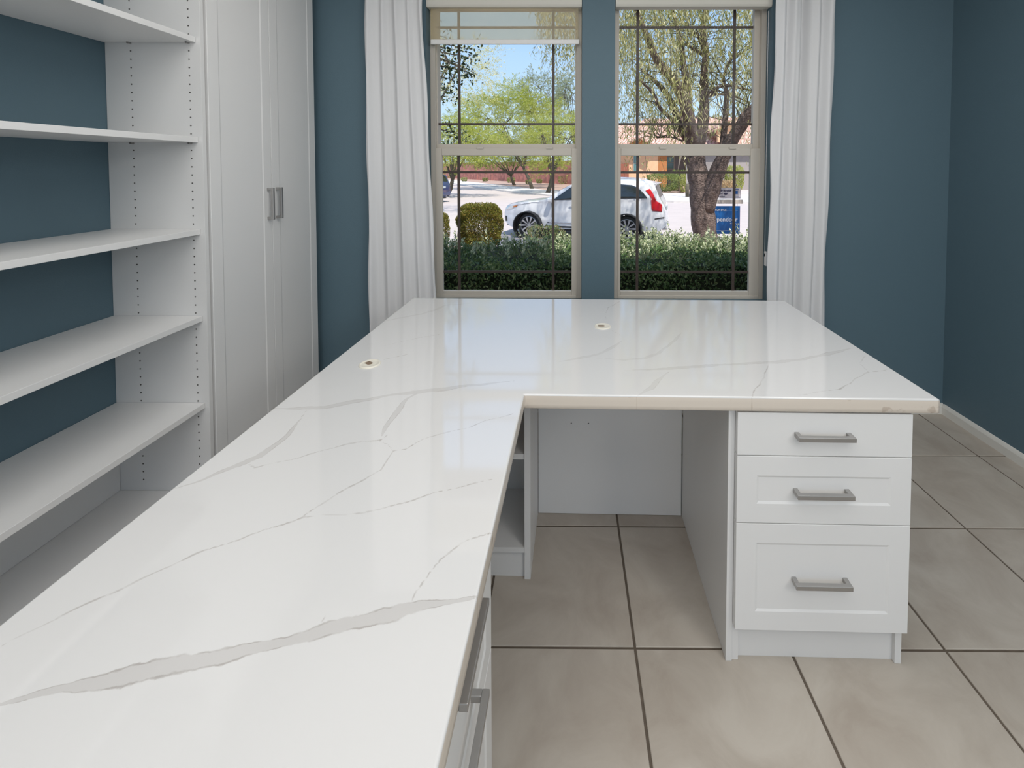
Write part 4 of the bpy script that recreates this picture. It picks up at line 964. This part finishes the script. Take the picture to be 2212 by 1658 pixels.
def hz(p_): return atY(1450, p_, HY).z
nh = empty('neighbour_house', (hx(1450), HY+3, -.6)); tag(nh, 'orange stucco house with clay tile roof across the street', 'house')
def NP(mb, nm, m): o = mb.build(nm, m, nh); o.matrix_parent_inverse = Matrix.Translation(-nh.location); return o
g0 = -.56
NP(MB().box((hx(1262), HY, g0), (hx(1422), HY+9, hz(311))), 'main_wall', M_or)
NP(MB().box((hx(1422), HY+.01, g0), (hx(1441), HY+2.4, hz(316))), 'shaded_side_wall', M_or2)  # house's shaded side, its shade put into the darker stucco colour
NP(MB().box((hx(1441), HY+2.2, g0), (hx(1490), HY+9, hz(313))), 'recessed_wall', M_gry)
NP(MB().box((hx(1490), HY-3.0, g0), (hx(1612), HY+9, hz(316))), 'garage_wall', M_gry)
NP(MB().box((hx(1607), HY-3.2, g0), (hx(1680), HY+9, hz(316))), 'right_wall', M_or2)
NP(MB().box((hx(1535), HY-3.06, g0), (hx(1600), HY-2.98, hz(352))), 'garage_door', pbr('garage_door', (.34, .30, .28), .6))
# roofs
def slope(nm, xa, xb, ya, za, yb, zb, m=M_rt, hip=0):
    return NP(MB().add([(xa, ya, za), (xb, ya, za), (xb-hip, yb, zb), (xa+hip, yb, zb), (xa, ya, za-.18), (xb, ya, za-.18), (xb-hip, yb, zb-.18), (xa+hip, yb, zb-.18)],
                       [(0, 1, 2, 3), (7, 6, 5, 4), (0, 4, 5, 1), (1, 5, 6, 2), (2, 6, 7, 3), (3, 7, 4, 0)]), nm, m)
slope('roof', hx(1250), hx(1500), HY-.7, hz(314), HY+6.5, hz(272)+.9, hip=1.8)
slope('roof', hx(1488), hx(1690), HY-3.7, hz(317), HY+3.5, hz(272)+.7, hip=2.5)
slope('upper_roof', hx(1395), hx(1530), HY+5.5, hz(272)+.7, HY+10, hz(232), hip=1.5)
slope('upper_roof', hx(1525), hx(1700), HY+5.5, hz(272)+.7, HY+10, hz(228), hip=1.2)
NP(MB().box((hx(1400), HY+6.3, hz(320)), (hx(1700), HY+12, hz(272)+.7)), 'upper_wall', M_gry)
def gable(xc, hw, y0, zb, zt_, m, dep=3.0):
    NP(MB().prism([(xc-hw, zb), (xc+hw, zb), (xc, zt_)], y0, y0+.2, 1), 'gable', m)
    for s in (-1, 1):
        NP(MB().add([(xc+s*(hw+.35), y0-.25, zb-.22), (xc, y0-.25, zt_+.02), (xc, y0+dep, zt_+.02), (xc+s*(hw+.35), y0+dep, zb-.22), (xc+s*(hw+.35), y0-.25, zb-.04), (xc, y0-.25, zt_+.22), (xc, y0+dep, zt_+.22), (xc+s*(hw+.35), y0+dep, zb-.04)],
            [(0, 1, 2, 3), (4, 7, 6, 5), (0, 4, 5, 1), (1, 5, 6, 2), (2, 6, 7, 3), (3, 7, 4, 0)]), 'gable_roof', M_rt)
gable(hx(1376), 1.15, HY-1.0, hz(313), hz(301), M_or2)
NP(MB().prism([(hx(1522), hz(312)), (hx(1558), hz(312)), (hx(1558), hz(287)), (hx(1540), hz(275)), (hx(1522), hz(287))], HY-3.9, HY-3.6, 1), 'gable_front', M_or)
gable(hx(1540), .95, HY-4.0, hz(287), hz(274), M_or, 4.5)
def win(px0, px1, py0, py1, Y):
    f_ = NP(MB().box((hx(px0), Y-.06, hz(py1)), (hx(px1), Y+.02, hz(py0))), 'window', M_trim)
    MB().box((hx(px0)+.09, Y-.09, hz(py1)+.09), (hx(px1)-.09, Y-.07, (hz(py1)+hz(py0))/2-.04)).build('pane', M_hg, f_); MB().box((hx(px0)+.09, Y-.09, (hz(py1)+hz(py0))/2+.04), (hx(px1)-.09, Y-.07, hz(py0)-.09)).build('pane', M_hg, f_)
win(1367, 1381, 335, 371, HY); win(1448, 1468, 336, 366, HY+2.2); NP(MB().box((hx(1338), HY-.5, hz(386)), (hx(1347), HY-.4, hz(354))).box((hx(1348), HY-.5, hz(386)), (hx(1357), HY-.4, hz(352))), 'side_gate', pbr('brown_gate', (.30, .10, .06), .7)); win(1606, 1618, 279, 300, HY+6.3-.0)
NP(MB().tube([(hx(1540), HY-3.93, hz(302)), (hx(1540), HY-3.9, hz(296))], .14, 6), 'vent_ornament', M_bark2)
NP(MB().box((hx(1262), HY-.08, hz(316)), (hx(1422), HY-.02, hz(311))), 'fascia', M_trim)
# house plants
M_hd = leafmat('house_hedge_leaf', [(.12, .17, .04), (.24, .30, .08), (.38, .42, .14)], .5, .3); M_yl = leafmat('yellow_green_leaf', [(.28, .32, .06), (.46, .48, .14), (.62, .60, .24)], .5, .4)
def shrub_px(nm, x, y0_, y1_, wpx, Y, m, lb, flat=.8, nlf=1500, lf=.14, up=.5):
    a_, c_ = atY(x, y0_, Y), atY(x, y1_, Y); rz_ = (a_.z-c_.z)/2; rx = wpx/2/F*Y
    return round_shrub(nm, (a_.x, Y, (a_.z+c_.z)/2), rx, rx*.8, rz_, nlf, lf, m, lb, stems=5, flat=flat, up=up)
shrub_px('trimmed_bush', 1432, 374, 413, 68, 38, M_hd, 'wide trimmed green bush in front of the orange house', .6, 4200, .13)
shrub_px('trimmed_bush', 1466, 366, 412, 34, 40, M_hd, 'taller green bush between the trimmed bush and the post', .7, 2000, .13)
shrub_px('golden_shrub', 1476, 375, 416, 14, 37, M_yl, 'narrow golden shrub just left of the pale post', 1, 900, .12, 1.2)
shrub_px('golden_shrub', 1586, 357, 416, 40, 36, M_yl, 'bright yellow-green spiky shrub right of the tree trunk', 1, 1500, .20, 2.2)
shrub_px('dry_grass', 1572, 388, 418, 26, 35, leafmat('dry_grass_blade', [(.5, .35, .18), (.65, .48, .28)], .7, .3), 'clump of dry tan grass beside the boulder near sign', 1, 700, .2, 2)
def boulder(x, y0_, y1_, wpx, Y, lb):
    a_, c_ = atY(x, y0_, Y), atY(x, y1_, Y); r_ = wpx/2/F*Y; h_ = (a_.z-c_.z)
    bm = bmesh.new(); bmesh.ops.create_icosphere(bm, subdivisions=3, radius=1)
    for v in bm.verts:
        k = 1+.18*math.sin(v.co.x*4+x)+.12*math.sin(v.co.y*5+v.co.z*6); v.co = Vector((v.co.x*r_*k, v.co.y*r_*k*.8, v.co.z*h_/2*k))
    me = bpy.data.meshes.new('boulder'); bm.to_mesh(me); bm.free(); me.materials.append(matn('boulder_stone', (.55, .38, .32), var=.3, vs_=3)); o = obj('boulder', me); o.location = (a_.x, Y, (a_.z+c_.z)/2); tag(o, lb, 'boulder', 'boulders in the yard opposite')
boulder(1556, 385, 415, 11, 38, 'upright pinkish boulder beside the trunk fork'); boulder(1473, 400, 415.5, 14, 37.6, 'low pinkish boulder at the left of the pale post')
